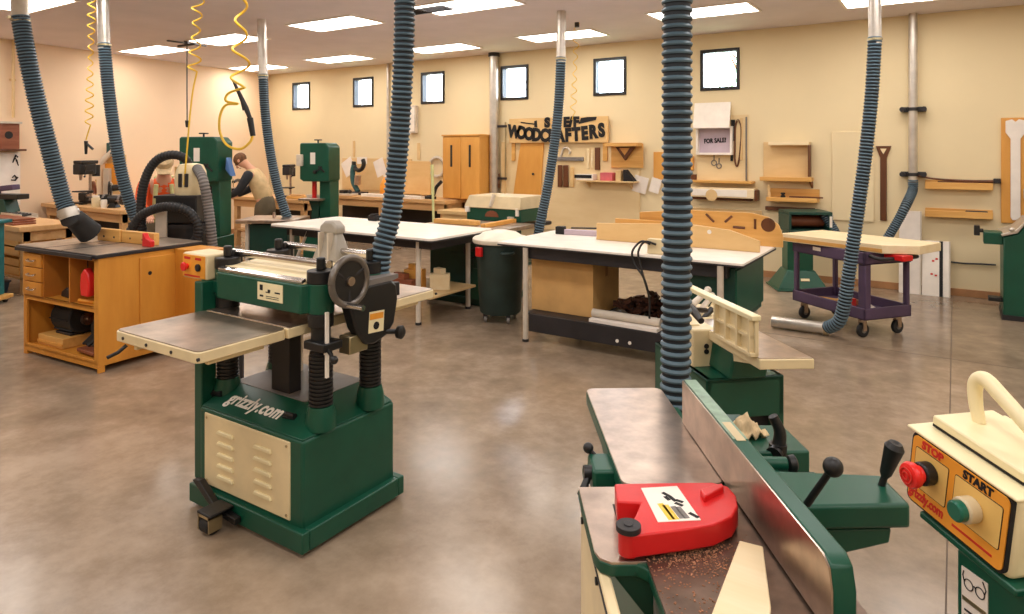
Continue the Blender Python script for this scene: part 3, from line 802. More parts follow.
# sawdust, push board
q = J(690, 555, TZ)
sd = MB()
rs = random.Random(3)
for k in range(1500):
    u, v_ = rs.gauss(0, .05), rs.gauss(0, .045)
    if k > 1250: u, v_ = rs.uniform(-.1, .1), rs.uniform(-.22, .02)
    s = rs.uniform(.0005, .0015)
    x, y = q[0]+u, q[1]+.035+v_
    if not (xi+.004 < x < fx-.004): continue
    sd.box(x-s, x+s, y-s*1.4, y+s*1.4, TZ-.004, TZ-.004+s, (0, 0, rs.uniform(0, 3)))
so = make('sawdust', sd, 'sawdust', None, loc=tuple(OJ)); tag(so, 'reddish sawdust scattered on the jointer table under the guard', 'sawdust', kind='stuff')
so.rotation_euler = (0, 0, JA)
pts = [Vector(P(*q, TZ+.018)) for q in [(739.5, 540), (763, 546), (771, 606), (768, 640), (700, 640), (712, 612)]]
zb = TZ-.0025
solo('push_board', MB().prism([tuple(p[:2]) for p in pts], 'z', zb, zb+.02), 'maple', 'tapered pale wood board lying on the jointer table below the red guard', 'board', bevel=.002)

# ================================================================== START / STOP PEDESTAL
pa, pb_ = Vector(PZ(914, 428, 1.19)), Vector(PZ(1016, 494, 1.0))
pd = (pb_-pa); pd.z = 0; W_ = pd.length; pd.normalize()
ang = math.atan2(pd.y, pd.x)                   # local +x runs along the face toward the camera, local -y faces the operator
cp = thing('control_pedestal', 'cream control box with red stop and green start buttons on a green post', 'control box', (pa.x, pa.y, 0), ang)
bz0, bz1 = 1.083, 1.209
TILT = R(7.5)
bx = make('control_box', MB().box(-.006, W_+.006, 0.003, .20, bz0-.006, bz1), 'ivory', cp, bevel=.012, seg=3)
make('lid', MB().box(-.014, W_+.006, -.002, .205, bz1-.002, bz1+.003), 'ivory', cp, bevel=.002)
make('face_border', MB().prism(rrect(0, W_, bz0, bz1, .012), 'y', -.001, .006), 'ink', cp)
fc = make('faceplate', MB().prism(rrect(.004, W_-.004, bz0+.004, bz1-.004, .010), 'y', -.003, .004), 'orange_plate', cp)
for x0, x1 in ((.012, .082), (.094, W_-.012)):
    make('panel_outline', MB().prism(rrect(x0, x1, bz0+.034, bz1-.022, .004), 'y', -.0036, 0), 'ink', fc)
    make('button_panel', MB().prism(rrect(x0+.0012, x1-.0012, bz0+.0352, bz1-.0232, .003), 'y', -.0041, 0), 'yellow_plate', fc)
lettering('lettering', 'STOP', .0185, 'redink', fc, (.046, -.0035, bz1-.0135), (PI/2, 0, 0), .0004, 'CENTER', 0, .0009)
lettering('lettering', 'START', .0185, 'ink', fc, (.135, -.0035, bz1-.0135), (PI/2, 0, 0), .0004, 'CENTER', 0, .0009)
lettering('lettering', 'grizzly.com', .024, 'redink', fc, (.006, -.0035, bz0+.021), (PI/2, 0, 0), .0004, 'LEFT', .1, .0008, .95, .72)
make('red_line', MB().box(.098, W_-.022, -.0036, -.002, bz0+.0155, bz0+.0195), 'redink', fc)
sbn = make('stop_button', MB().lathe([(.014, 0), (.0145, .008), (.0135, .012), (.020, .014), (.0215, .021), (.019, .027), (.009, .03)], (.046, -.02, bz1-.052), 30, (0, -1, 0)), 'red_btn', cp)
make('button_collar', MB().cyl((.046, -.003, bz1-.052), (.046, -.024, bz1-.052), .019, n=28), 'black', sbn, bevel=.003)
make('button_ring', MB().ring((.046, -.0505, bz1-.052), .0125, .0013, (0, 1, 0), 28, 6).ring((.046, -.0515, bz1-.052), .006, .0013, (0, 1, 0), 20, 6), 'redink', sbn)
gb = make('start_button', MB().lathe([(.016, 0), (.016, .014), (.013, .017)], (.132, -.022, bz1-.058), 28, (0, -1, 0)), 'green_btn', cp)
make('clear_collar', MB().cyl((.132, -.003, bz1-.058), (.132, -.026, bz1-.058), .02, n=28), 'acrylic', gb, bevel=.003)
make('mounting_plate', MB().box(.03, W_+.02, .0, .2, bz0-.018, bz0-.006), 'green', cp, bevel=.003)
for o_ in list(cp.children):
    o_.rotation_euler = (0, TILT, 0)
    pv_ = Vector((0, 0, bz1)); o_.location = pv_-Matrix.Rotation(TILT, 3, 'Y') @ pv_
post = make('post', MB().box(.075, W_+.06, .012, .15, .0, bz0-.035), 'green', cp, bevel=.008)
gl = make('safety_label', MB().box(.088, .136, .0105, .0125, .90, bz0-.06), 'paper', post)
gm = MB()
for x in (.102, .123):
    gm.ring((x, .0098, 1.000), .0082, .0009, (0, 1, 0), 20, 5)
gm.sweep([(.110, .0098, 1.002), (.1125, .0098, 1.004), (.115, .0098, 1.002)], .0009, 5)
gm.sweep([(.094, .0098, 1.002), (.091, .0098, 1.010), (.093, .0098, 1.018)], .0009, 5)
gm.sweep([(.131, .0098, 1.002), (.134, .0098, 1.010), (.128, .0098, 1.021)], .0009, 5)
make('glasses_symbol', gm, 'ink', gl)
make('label_stripe', MB().box(.09, .134, .0096, .0106, .970, .977), 'zinc', gl)
mk = MB()
for k in range(4): mk.box(.094, .13-.006*(k % 2), .0096, .0106, .955-k*.009, .958-k*.009)
make('small_print', mk, 'ink', gl)
# cream push block resting on the box
def PB(px, py, z):
    d = Vector(P(px, py, z))-Vector((pa.x, pa.y, 0))
    x_, y_ = Vector((math.cos(ang), math.sin(ang), 0)), Vector((-math.sin(ang), math.cos(ang), 0))
    return d.dot(x_), d.dot(y_)
u0, v0 = PB(944, 420, bz1+.012)
u1, v1 = PB(1008, 467, bz1+.012)
pk = thing('push_block', 'cream plastic push block with a loop handle resting on the control box', 'push block', (pa.x, pa.y, bz1+.0045), ang)
pk.rotation_euler = (0, TILT, ang)
wd2 = .125
y0 = (v0+v1)/2
pp_ = [(u0, y0), (u1+.0, y0), (u1+.10, y0+.03), (u1+.10, y0+wd2), (u0, y0+wd2)]
make('base_plate', MB().prism(pp_, 'z', .004, .02), 'ivory', pk, bevel=.003)
make('rubber_pad', MB().prism([(x*.99+.001, y+.001) for x, y in pp_], 'z', 0.0, .0045), 'ink', pk)
ym = y0+wd2*.5
hx = u0+.022
hpts = spline([(hx+.012, ym, .018), (hx+.0, ym, .05), (hx-.004, ym, .083), (hx+.012, ym, .098), (hx+.045, ym, .085), (hx+.10, ym, .058), (hx+.15, ym, .032), (hx+.175, ym, .018)], 8)
n_ = len(hpts)
make('handle', MB().sweep(hpts, [.0098+.0028*math.sin(PI*i/(n_-1)) for i in range(n_)], 16), 'ivory', pk)

# ================================================================== TABLE SAW IN THE OAK CABINET
ts = thing('table_saw', 'black topped table saw built into an orange oak cabinet with open shelves', 'table saw', (-6, 3, 0), R(4))
X0, X1, Y0, Y1, ZT = -.535, .545, -.44, .42, .87
c = MB()
c.box(X0, X0+.02, Y0, Y1, .03, ZT).box(X1-.02, X1, Y0, Y1, .05, ZT).box(X0+.02, X1-.02, Y1-.02, Y1, .03, ZT)
c.box(X0+.02, X1-.02, Y0, Y1-.02, .06, .08).box(X0+.02, X1-.02, Y0, Y1-.02, .475, .495)
c.box(X1-.06, X1-.02, Y0, Y0+.02, .08, ZT).box(X0+.02, X0+.05, Y0, Y0+.02, .08, .475)
c.box(X0+.02, X1-.02, Y0, Y0+.02, .03, .095).box(X0+.02, X1-.06, Y0, Y0+.02, .455, .495).box(X0+.02, X1-.02, Y0, Y0+.02, .845, ZT)
c.box(X1-.02, X1, Y0, Y0+.05, 0, .05).box(X1-.02, X1, Y1-.05, Y1, 0, .05).box(X0, X0+.05, Y0, Y0+.05, 0, .03)
make('cabinet', c, 'oak', ts, bevel=.003)
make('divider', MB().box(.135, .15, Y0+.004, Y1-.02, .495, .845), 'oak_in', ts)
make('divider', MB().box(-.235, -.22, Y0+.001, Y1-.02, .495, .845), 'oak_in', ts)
for k in range(3):
    z0 = .50+k*.1165
    dr = make('drawer', MB().box(X0+.022, -.238, Y0-.014, Y0+.3, z0, z0+.11), 'oak', ts, bevel=.004)
    make('drawer_pull', MB().sweep(spline([(-.42, Y0-.014, z0+.06), (-.42, Y0-.035, z0+.055), (-.37, Y0-.04, z0+.052), (-.32, Y0-.035, z0+.055), (-.32, Y0-.014, z0+.06)], 5), .007, 8), 'chrome', dr)
sd = make('side_door', MB().box(X1-.001, X1+.014, -.12, .20, .10, .83), 'oak', ts, bevel=.004)
make('finger_hole', MB().cyl((X1+.0135, -.04, .70), (X1+.0155, -.04, .70), .016, n=18), 'ink', sd)
make('cord_conduit', MB().sweep(spline([(X1+.015, .30, .85), (X1+.02, .30, .6), (X1+.02, .31, .35), (X1+.025, .33, .2)], 6), .013, 8), 'leg_grey', ts)
tp = make('saw_table', MB().box(X0-.07, X1+.012, Y0-.025, Y1+.03, ZT, ZT+.028), 'frame_dark', ts, bevel=.004)
make('iron_top', MB().box(X0-.06, X1+.004, Y0-.015, Y1+.02, ZT+.027, ZT+.032), 'castiron', tp, bevel=.001)
make('miter_slot', MB().box(-.2, -.18, Y0-.016, Y1+.02, ZT+.0315, ZT+.0325), 'ink', tp)
make('miter_slot', MB().box(.06, .08, Y0-.016, Y1+.02, ZT+.0315, ZT+.0325), 'ink', tp)
make('front_rail', MB().box(X0-.05, X1-.03, Y0-.045, Y0-.026, ZT-.01, ZT+.02), 'frame_dark', ts, bevel=.003)
make('wing_panel', MB().box(X1+.012, X1+.36, .18, Y1, .1, ZT), 'oak', ts, bevel=.003)
TB = ZT+.032
fn = make('rip_fence', MB().box(-.3, .03, .03, .075, TB, TB+.105), 'pine_x', ts, bevel=.004)
make('fence_board', MB().box(.038, .46, .05, .10, TB, TB+.10, (0, 0, R(2))), 'pine_x', fn, bevel=.004)
for x in (-.2, -.05, .15, .32):
    make('fence_bolt', MB().cyl((x, .026 if x < 0 else .046, TB+.04), (x, .04 if x < 0 else .06, TB+.04), .009, n=10), 'frame_dark', fn)
make('push_guard', MB().prism([(.42, TB), (.53, TB), (.53, TB+.05), (.47, TB+.07), (.44, TB+.11), (.42, TB+.11)], 'y', -.02, .02), 'red', ts, bevel=.006)
make('blade_insert', MB().box(-.09, -.02, -.2, .2, TB-.001, TB+.0008), 'steel', ts)
# things in the saw cabinet (each lies loose on a shelf)
def inT(x, y, z=0):
    a = R(4); return (-6+x*math.cos(a)-y*math.sin(a), 3+x*math.sin(a)+y*math.cos(a), z)
mo = thing('electric_motor', 'dark electric motor on its wooden block in the lower saw cabinet', 'motor', inT(-.2, -.2, .165), R(4))
make('motor_body', MB().cyl((-.16, 0, .13), (.12, 0, .13), .125, n=28), 'rubber', mo, bevel=.012)
make('end_bell', MB().lathe([(.12, 0), (.1, .04), (.05, .05)], (-.16, 0, .13), 24, (-1, 0, 0)), 'frame_dark', mo)
make('shaft', MB().cyl((.12, 0, .13), (.2, 0, .13), .016, n=12).cyl((.15, 0, .13), (.18, 0, .13), .05, n=20), 'steel', mo)
for k in range(8):
    a = k*PI/4
    make('cooling_fin', MB().box(-.15, .11, -.004, .004, .12, .137, (a, 0, 0), (0, 0, .0)), 'rubber', mo).location = (0, -.131*math.sin(a)*0, .13)
make('motor_foot', MB().box(-.12, .1, -.1, .1, 0, .02), 'frame_dark', mo, bevel=.004)
bx = MB().box(-.2, .2, -.13, .13, 0, .083)
bo = thing('wood_block', 'pale wooden box under the dark motor in the saw cabinet', 'wood block', inT(-.23, -.26, .081), R(4))
make('box_body', MB().box(-.2, .17, -.12, .17, 0, .083), 'pine_x', bo, bevel=.004)
make('box_lip', MB().box(-.2, .17, -.128, -.12, .02, .04), 'pine', bo)
tl = thing('pulley_assembly', 'dark pulley assembly with rods beside the motor in the saw cabinet', 'pulley', inT(.22, -.22, .081), R(4))
rs = random.Random(5)
make('pulley_wheel', MB().lathe([(.03, 0), (.12, .0), (.105, .02), (.12, .04), (.03, .04)], (-.02, .05, .16), 24, (.4, -1, .1)), 'frame_dark', tl)
make('pulley_bracket', MB().box(-.1, .12, -.05, .08, 0, .05).box(-.03, .03, 0, .06, .05, .16), 'redwood', tl, bevel=.005)
for k in range(6):
    make('rod', MB().cyl((-.12+.03*k, -.1+.02*rs.random(), .05), (.0+.035*k, .06, .2+.06*rs.random()), .012, n=10), 'black', tl)
solo('red_tray', MB().box(*(lambda p: (p[0]-.13, p[0]+.13, p[1]-.04, p[1]+.06))(inT(.27, -.35)), .0965, .125), 'redwood', 'dark red tray at the front of the lower saw cabinet', 'tray', bevel=.006)
q = inT(.34, -.2, .66)
rt_ = thing('red_tool', 'bright red hand tool hanging in the right compartment of the saw cabinet', 'hand tool', inT(.34, -.405, .56), R(4))
make('tool_body', MB().prism([(-.05, 0), (.05, .0), (.065, .08), (.05, .17), (.0, .22), (-.05, .17), (-.06, .08)], 'y', -.03, .03), 'red_btn', rt_, bevel=.012)
make('tool_grip', MB().ring((.0, -.02, .10), .03, .01, (0, 1, 0), 20, 8).cyl((0, .0, .22), (0, 0, .287), .004, n=6), 'ink', rt_)
q = inT(-.03, -.3, .4955)
solo('tool_case', MB().prism([(q[0]-.11, .4955), (q[0]+.1, .4955), (q[0]+.08, .55), (q[0]-.02, .58), (q[0]-.1, .54)], 'y', q[1]-.06, q[1]+.06), 'black', 'small black case on the middle shelf of the saw cabinet', 'case', bevel=.008)
q = inT(.33, -.38, .4955)
dt = thing('yellow_wrench', 'yellow handled wrench on the front edge of the saw cabinet shelf', 'wrench', (q[0], q[1], .4955), R(10))
make('wrench_handle', MB().cyl((-.13, 0, .015), (.05, 0, .015), .014, n=10), 'orange_plate', dt)
make('wrench_jaw', MB().prism([(.05, -.012), (.12, -.03), (.13, -.01), (.1, 0), (.13, .01), (.12, .03), (.05, .012)], 'z', .005, .025), 'yellow', dt)

# ================================================================== SHOP VACUUM BEHIND THE SAW
vx, vy, _ = PZ(186, 245, 6.75)
va = thing('shop_vacuum', 'tall black shop vacuum with cream top and looping hoses behind the table saw', 'vacuum', (vx, vy, 0), YAW)
make('tank', MB().lathe([(.17, .1), (.2, .14), (.205, .6), (.2, .95), (.17, .98)], (0, 0, 0), 28).box(-.2, .2, -.205, .12, .98, 1.245), 'black', va, bevel=.012)
make('tank_rim', MB().cyl((0, 0, .93), (0, 0, .97), .215, n=28).box(-.21, .21, -.215, .12, 1.225, 1.25), 'frame_dark', va)
make('instruction_panel', MB().box(-.19, -.08, -.225, -.2, .76, 1.14), 'leg_grey', va, bevel=.006)
make('red_latch', MB().box(-.27, -.2, -.23, -.15, .74, .82), 'red', va, bevel=.01)
make('motor_head', MB().lathe([(.14, 1.245), (.15, 1.3), (.14, 1.48), (.11, 1.545), (.05, 1.56)], (.05, 0, 0), 26), 'cream', va)
make('head_vent', MB().box(.0, .03, -.16, -.12, 1.33, 1.46).box(.06, .09, -.16, -.12, 1.33, 1.46), 'frame_dark', va)
for a in (0, 1, 2, 3):
    cw = make('wheel_fork', MB().cyl((.17*math.cos(a*PI/2+.7), .17*math.sin(a*PI/2+.7), .06), (.15*math.cos(a*PI/2+.7), .15*math.sin(a*PI/2+.7), .14), .02, n=10), 'frame_dark', va)
    make('wheel', MB().cyl((.17*math.cos(a*PI/2+.7)-.012, .17*math.sin(a*PI/2+.7), .03), (.17*math.cos(a*PI/2+.7)+.012, .17*math.sin(a*PI/2+.7), .03), .03, n=14), 'rubber', cw)
def VL(px, py, Z):
    d = Vector(PZ(px, py, Z))-Vector((vx, vy, 0))
    return Vector((d.x*math.cos(YAW)+d.y*math.sin(YAW), -d.x*math.sin(YAW)+d.y*math.cos(YAW), d.z))
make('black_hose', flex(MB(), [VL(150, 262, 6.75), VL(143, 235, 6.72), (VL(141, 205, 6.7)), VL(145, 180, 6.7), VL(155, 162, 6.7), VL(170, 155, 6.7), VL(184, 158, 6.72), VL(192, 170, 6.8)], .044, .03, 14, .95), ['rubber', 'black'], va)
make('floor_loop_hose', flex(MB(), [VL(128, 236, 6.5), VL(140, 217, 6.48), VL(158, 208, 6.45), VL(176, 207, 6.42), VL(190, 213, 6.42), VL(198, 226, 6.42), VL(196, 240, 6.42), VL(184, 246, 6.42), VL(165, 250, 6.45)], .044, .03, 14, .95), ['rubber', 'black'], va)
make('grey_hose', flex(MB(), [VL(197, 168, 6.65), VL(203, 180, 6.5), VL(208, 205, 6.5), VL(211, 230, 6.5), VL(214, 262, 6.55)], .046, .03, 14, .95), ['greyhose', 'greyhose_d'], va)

# ================================================================== BAND SAWS
def bandsaw(px0, px1, ytop, ybox, Z, rz, labels, guard, sw, col_w, txt):
    a, bq = Vector(PZ(px0, ytop, Z)), Vector(PZ(px1, ytop, Z))
    W, H = (bq-a).length*.84, a.z
    hb_ = (ybox-ytop)*Z/F
    mid = (a+bq)/2
    t = thing('band_saw', labels, 'band saw', (mid.x, mid.y, 0), rz)
    w2, d = W/2, .2
    ch = .12*W
    make('base_cabinet', MB().box(-w2*.75, w2*.95, -d, d, .06, .62).box(-w2*.8, w2, -d-.03, d+.03, 0, .06), 'green', t, bevel=.012)
    make('column', MB().box(w2-col_w, w2-.03, -.1, .16, .62, H-hb_+.03), 'green', t, bevel=.01)
    whl = make('wheel_housing', MB().prism([(-w2, H-hb_+ch*.6), (-w2+ch, H-hb_), (w2-ch*.3, H-hb_), (w2, H-hb_+ch*.4), (w2, H-ch), (w2-ch, H-.0), (-w2+ch*.3, H), (-w2, H-.02)], 'y', -.19, .14), 'green', t, bevel=.014)
    make('sticker', MB().box(-.06, .02, -.193, -.188, H-hb_*.55, H-hb_*.25), 'white', whl)
    make('door_knob', MB().lathe([(.01, 0), (.03, .01), (.028, .03), (.01, .035)], (w2*.1, -.19, H-hb_*.75), 14, (0, -1, 0)), 'black', whl)
    make('tension_wheel', MB().cyl((-w2*.2, 0, H), (-w2*.2, 0, H+.04), .012, n=10).ring((-w2*.2, 0, H+.045), .05, .009, (0, 0, 1), 20, 6), 'frame_dark', whl)
    make('door_hinge', MB().box(w2*.25, w2*.8, -.2, -.186, H-hb_*.7, H-hb_*.66, (0, R(40), 0)).box(w2*.1, w2*.6, -.2, -.186, H-hb_*.7, H-hb_*.66, (0, R(-40), 0)), 'frame_dark', whl)
    make('blade_guard', MB().box(-w2*.45, -w2*.2, -.07, -.03, H-hb_-.33, H-hb_+.02), guard, t, bevel=.004)
    make('blade_guide', MB().box(-w2*.5, -w2*.1, -.09, -.0, H-hb_-.36, H-hb_-.3), 'frame_dark', t, bevel=.005)
    make('saw_blade', MB().box(-w2*.33, -w2*.3, -.045, -.043, .6, H-hb_), 'steel', t)
    make('work_table', MB().box(-w2*.95, w2*.55, -.25, .2, .955, .985), 'steel', t, bevel=.004)
    make('trunnion', MB().prism([(-w2*.6, .955), (w2*.2, .955), (w2*.05, .82), (-w2*.4, .82)], 'y', -.1, .1).box(-w2*.4, w2*.1, -.1, .1, .62, .83), 'green_dark', t)
    make('rip_fence', MB().box(-w2*.9, w2*.5, -.04, 0, .985, 1.03, (0, 0, R(4))), 'leg_grey', t, bevel=.004)
    if sw: make('column_slot', MB().box(w2-col_w*.75, w2-col_w*.45, -.103, -.098, .98, H-hb_-.06), 'black', t)
    if txt: make('switch_box', MB().box(-w2-.03, -w2+.06, -.24, -.17, H-hb_*.6, H-hb_*.3), 'leg_grey', t, bevel=.008)
    return t
b1 = bandsaw(183, 232, 137, 181, 8.5, R(24), 'green band saw standing behind the shop vacuum, white sticker on its housing', 'frame_dark', True, .29, False)
make('blue_hook_rag', MB().hexa([(.3, -.1, 1.45), (.37, -.1, 1.36), (.36, .05, 1.36), (.3, .05, 1.42)], [(.3, -.08, 1.6), (.33, -.08, 1.5), (.33, .03, 1.5), (.3, .03, 1.6)]), 'blue', b1, bevel=.01)
bandsaw(302, 340, 143, 181, 10.0, R(18), 'green band saw with a red blade guard farther back by the wall bench', 'red', False, .2, True)

# ================================================================== OUTFEED TABLE, SECOND SAW, SHAPER
of = thing('outfeed_table', 'long white outfeed table on pale legs behind the planer', 'table', (-5.22, 5.42, 0))
make('tabletop', MB().prism(rrect(-1.23, 1.13, -.52, .5, .06), 'z', .83, .86), 'white', of, bevel=.004)
make('top_edge', MB().prism(rrect(-1.235, 1.135, -.525, .505, .06), 'z', .822, .838), 'frame_dark', of)
make('apron', MB().box(-1.05, 1.05, -.42, -.39, .74, .825).box(-1.05, 1.05, .38, .41, .74, .825).box(-1.05, -1.02, -.39, .38, .74, .825).box(1.02, 1.05, -.39, .38, .74, .825), 'frame_dark', of)
for x in (-.98, .87):
    for y in (-.405, .395):
        lg = make('leg', MB().cyl((x, y, .02), (x, y, .825), .025, n=14), 'leg_grey', of)
        make('leg_foot', MB().cyl((x, y, 0), (x, y, .025), .03, n=14), 'frame_dark', lg)
make('lower_shelf', MB().box(-.2, 1.0, -.38, .36, .25, .275), 'tan', of, bevel=.004)
make('cross_bar', MB().cyl((-.98, -.405, .27), (.87, -.405, .27), .018, n=10), 'leg_grey', of)
make('brace', MB().cyl((-.98, -.405, .35), (-.72, -.405, .80), .016, n=8), 'leg_grey', of)
make('brace', MB().cyl((-.46, -.405, .80), (-.7, -.405, .35), .016, n=8), 'leg_grey', of)
def lump(name, seed, n, sx, sy, sz, mt, parent=None, **k):
    rs = random.Random(seed); mb = MB()
    for i in range(n):
        x, y = rs.uniform(-sx, sx), rs.uniform(-sy, sy); z = rs.uniform(0, sz)*(1-.6*abs(x)/sx)
        l_, w_, h_ = rs.uniform(.03, .09), rs.uniform(.02, .04), rs.uniform(.012, .03)
        mb.box(x-l_, x+l_, y-w_, y+w_, z, z+h_, (rs.uniform(-.5, .5), rs.uniform(-.5, .5), rs.uniform(0, 3)))
    return mb
for i, (px, py, s, mt, lb_) in enumerate([(402, 291, (.16, .08, .12), 'redwood', 'reddish wood offcut on the shelf under the outfeed table, left'),
                                         (415, 292, (.1, .1, .2), 'pine', 'orange pine offcut standing on the shelf under the outfeed table'),
                                         (440, 290, (.1, .09, .16), 'maple', 'pale offcut on the shelf under the outfeed table, farthest right')]):
    q = PY(px, py, 5.15+.12*i)
    solo('wood_offcut', MB().box(q[0]-s[0], q[0]+s[0], q[1]-s[1]*.5, q[1]+s[1]*.5, .2755, .2755+s[2], (0, 0, .3*i)).box(q[0]-s[0]*.6, q[0]+s[0]*.5, q[1]-s[1]*.4, q[1]+s[1]*.4, .2755+s[2], .3+s[2]+.03, (0, 0, -.2)), mt, lb_, 'wood offcut', 'offcuts under the outfeed table', bevel=.003)
s2 = thing('table_saw', 'dark green cabinet table saw at the right end of the white outfeed table', 'table saw', (-4.52, 6.28, 0), R(2))
make('cabinet', MB().box(-.5, .35, -.29, .3, .08, .80).box(-.53, .38, -.32, .33, 0, .08), 'green_dark', s2, bevel=.012)
make('saw_table', MB().box(-.62, .5, -.33, .36, .80, .845), 'castiron', s2, bevel=.006)
make('dust_door', MB().box(-.3, .1, -.297, -.288, .2, .55), 'green_dark', s2, bevel=.004)
make('hand_wheel', MB().ring((.1, -.34, .6), .085, .011, (0, 1, 0), 24, 8).cyl((.1, -.29, .6), (.1, -.345, .6), .015, n=10).box(.02, .18, -.343, -.335, .592, .608), 'frame_dark', s2)
make('lower_cover', MB().hexa([(.05, -.36, .08), (.36, -.36, .08), (.36, -.29, .08), (.05, -.29, .08)], [(.1, -.30, .4), (.33, -.30, .4), (.33, -.28, .4), (.1, -.28, .4)]), 'green', s2)
make('rip_fence', MB().box(.2, .26, -.3, .36, .845, .89), 'pine', s2, bevel=.004)
sh_ = thing('shaper', 'short dark green cabinet machine with a grey table left of the outfeed table', 'shaper', (-6.98, 5.38, 0), R(30))
make('cabinet', MB().box(-.22, .24, -.2, .22, .06, .80).box(-.25, .27, -.23, .25, 0, .06), 'green_dark', sh_, bevel=.012)
make('machine_table', MB().box(-.36, .34, -.28, .3, .815, .86), 'steel', sh_, bevel=.008)
make('table_neck', MB().box(-.2, .2, -.18, .2, .795, .82), 'frame_dark', sh_)
make('side_post', MB().box(-.262, -.225, -.22, -.17, .06, .8), 'leg_grey', sh_)
make('spindle', MB().cyl((0, 0, .86), (0, 0, .92), .02, n=12), 'steel', sh_)

# ================================================================== DRUM SANDER, BIN
ds = thing('drum_sander', 'green drum sander with a long cream dust hood near the back wall', 'drum sander', (-4.65, 7.02, 0))
make('head', MB().box(-.4, .39, -.30, .32, .83, .985), 'green', ds, bevel=.012)
make('dust_hood', MB().hexa([(-.42, -.33, .985), (.40, -.33, .985), (.40, .33, .985), (-.42, .33, .985)], [(-.40, -.25, 1.13), (.36, -.25, 1.13), (.36, .26, 1.13), (-.40, .26, 1.13)]), 'hood', ds, bevel=.01)
make('hood_seam', MB().box(-.02, .0, -.335, -.24, .99, 1.15, (R(-26), 0, 0)), 'leg_grey', ds)
make('hood_latch', MB().box(-.40, -.34, -.335, -.3, .93, 1.0).box(.33, .37, -.325, -.3, .91, 1.0), 'white', ds, bevel=.004)
make('brand_plate', MB().prism([(-.02+.1*math.cos(k*PI/7), .885+.075*math.sin(k*PI/7)) for k in range(8)], 'y', -.306, -.298), 'redwood', ds)
make('conveyor', MB().box(-.38, .36, -.31, .5, .74, .79), 'frame_dark', ds, bevel=.02)
make('stand', MB().box(-.38, -.33, -.28, -.22, 0, .78).box(.3, .35, -.28, -.22, 0, .78).box(-.38, -.33, .22, .28, 0, .78).box(.3, .35, .22, .28, 0, .78).box(-.38, .35, -.26, .26, .3, .34), 'green_dark', ds)
make('power_switch', MB().box(.22, .3, -.33, -.30, .84, .9), 'leg_grey', ds)
tb_ = thing('trash_bin', 'wheeled dark green trash bin with a white liner left of the assembly table', 'trash bin', (-3.79, 5.60, 0), YAW)
tb_.scale = (1.1, 1.1, 1)
make('bin_body', MB().lathe([(.175, .085), (.185, .1), (.222, .76), (.235, .765), (.235, .80)], (0, 0, 0), 32), 'bin', tb_)
make('bin_rim', MB().ring((0, 0, .795), .232, .016, (0, 0, 1), 36, 8), 'bin', tb_)
lv = [(.252, .70), (.256, .77), (.245, .825), (.225, .832), (.2, .815), (.12, .80)]
make('bin_liner', MB().lathe([(.243, .775), (.252, .79), (.25, .815), (.236, .83), (.2, .84), (.15, .875), (.05, .895)], (0, 0, 0), 30), 'bag', tb_)
make('bin_label', MB().box(-.215, -.15, -.19, -.155, .66, .75, (0, 0, R(-40))), 'red', tb_, bevel=.006)
make('bin_handle', MB().sweep(spline([(.02, -.225, .70), (.03, -.27, .70), (.1, -.26, .70), (.12, -.2, .70)], 5), .014, 8), 'bin', tb_)
for k in range(4):
    a = k*PI/2+.5
    fk = make('caster_fork', MB().box(.15*math.cos(a)-.02, .15*math.cos(a)+.02, .15*math.sin(a)-.02, .15*math.sin(a)+.02, .04, .09), 'frame_dark', tb_)
    make('caster_wheel', MB().cyl((.15*math.cos(a)-.012, .15*math.sin(a), .034), (.15*math.cos(a)+.012, .15*math.sin(a), .034), .034, n=16), 'grey', fk)

# ================================================================== ASSEMBLY TABLE
at = thing('assembly_table', 'big white topped assembly table with black apron in the middle of the shop', 'table', (-2.45, 5.65, 0))
make('tabletop', MB().prism(rrect(-1.03, 1.15, -.56, .54, .015), 'z', .83, .86), 'white', at, bevel=.004)
make('top_edge', MB().prism(rrect(-1.032, 1.152, -.562, .542, .015), 'z', .828, .842), 'frame_dark', at)
make('apron', MB().box(-.78, 1.02, -.52, -.48, .73, .83).box(-.78, 1.02, .46, .50, .73, .83).box(-.78, -.75, -.48, .46, .73, .83).box(.99, 1.02, -.48, .46, .73, .83), 'frame_dark', at, bevel=.004)
for x in (-.735, .98):
    for y in (-.545, .5):
        lg = make('leg', MB().cyl((x, y, .02), (x, y, .828), .024, n=14), 'leg_grey', at)
        make('leg_foot', MB().cyl((x, y, 0), (x, y, .022), .03, n=12), 'frame_dark', lg)
make('shelf_board', MB().box(-.76, .99, -.5, .48, .225, .245), 'frame_dark', at, bevel=.003)
make('shelf_skirt', MB().box(-.71, .99, -.535, -.505, .09, .245), 'frame_dark', at, bevel=.004)
for x in (.14, .25):
    make('bolt', MB().cyl((x, -.54, .135), (x, -.53, .135), .014, n=12), 'white', at)
make('end_cabinet', MB().box(.5, 1.06, -.44, .4, .35, .8), 'green_dark', at, bevel=.006)
make('end_panel', MB().box(1.06, 1.075, -.44, .4, .40, .78), 'green', at, bevel=.003)
q = thing('cardboard_box', 'large tan cardboard box on the shelf under the assembly table', 'cardboard box', (-2.92, 5.55, .2455))
make('box_body', MB().box(-.31, .31, -.27, .27, 0, .47), 'card', q, bevel=.004)
make('box_tape', MB().box(-.311, .311, -.025, .025, .469, .4715).box(.3095, .3112, -.025, .025, .32, .47), 'card_d', q)
bk_ = lump('bark', 9, 70, .24, .2, .14, 'brownstuff')
tag(make('bark_scraps', bk_, 'brownstuff', None, loc=(-2.28, 5.7, .262)), 'dark brown heap of bark scraps under the assembly table', 'bark scraps', kind='stuff')
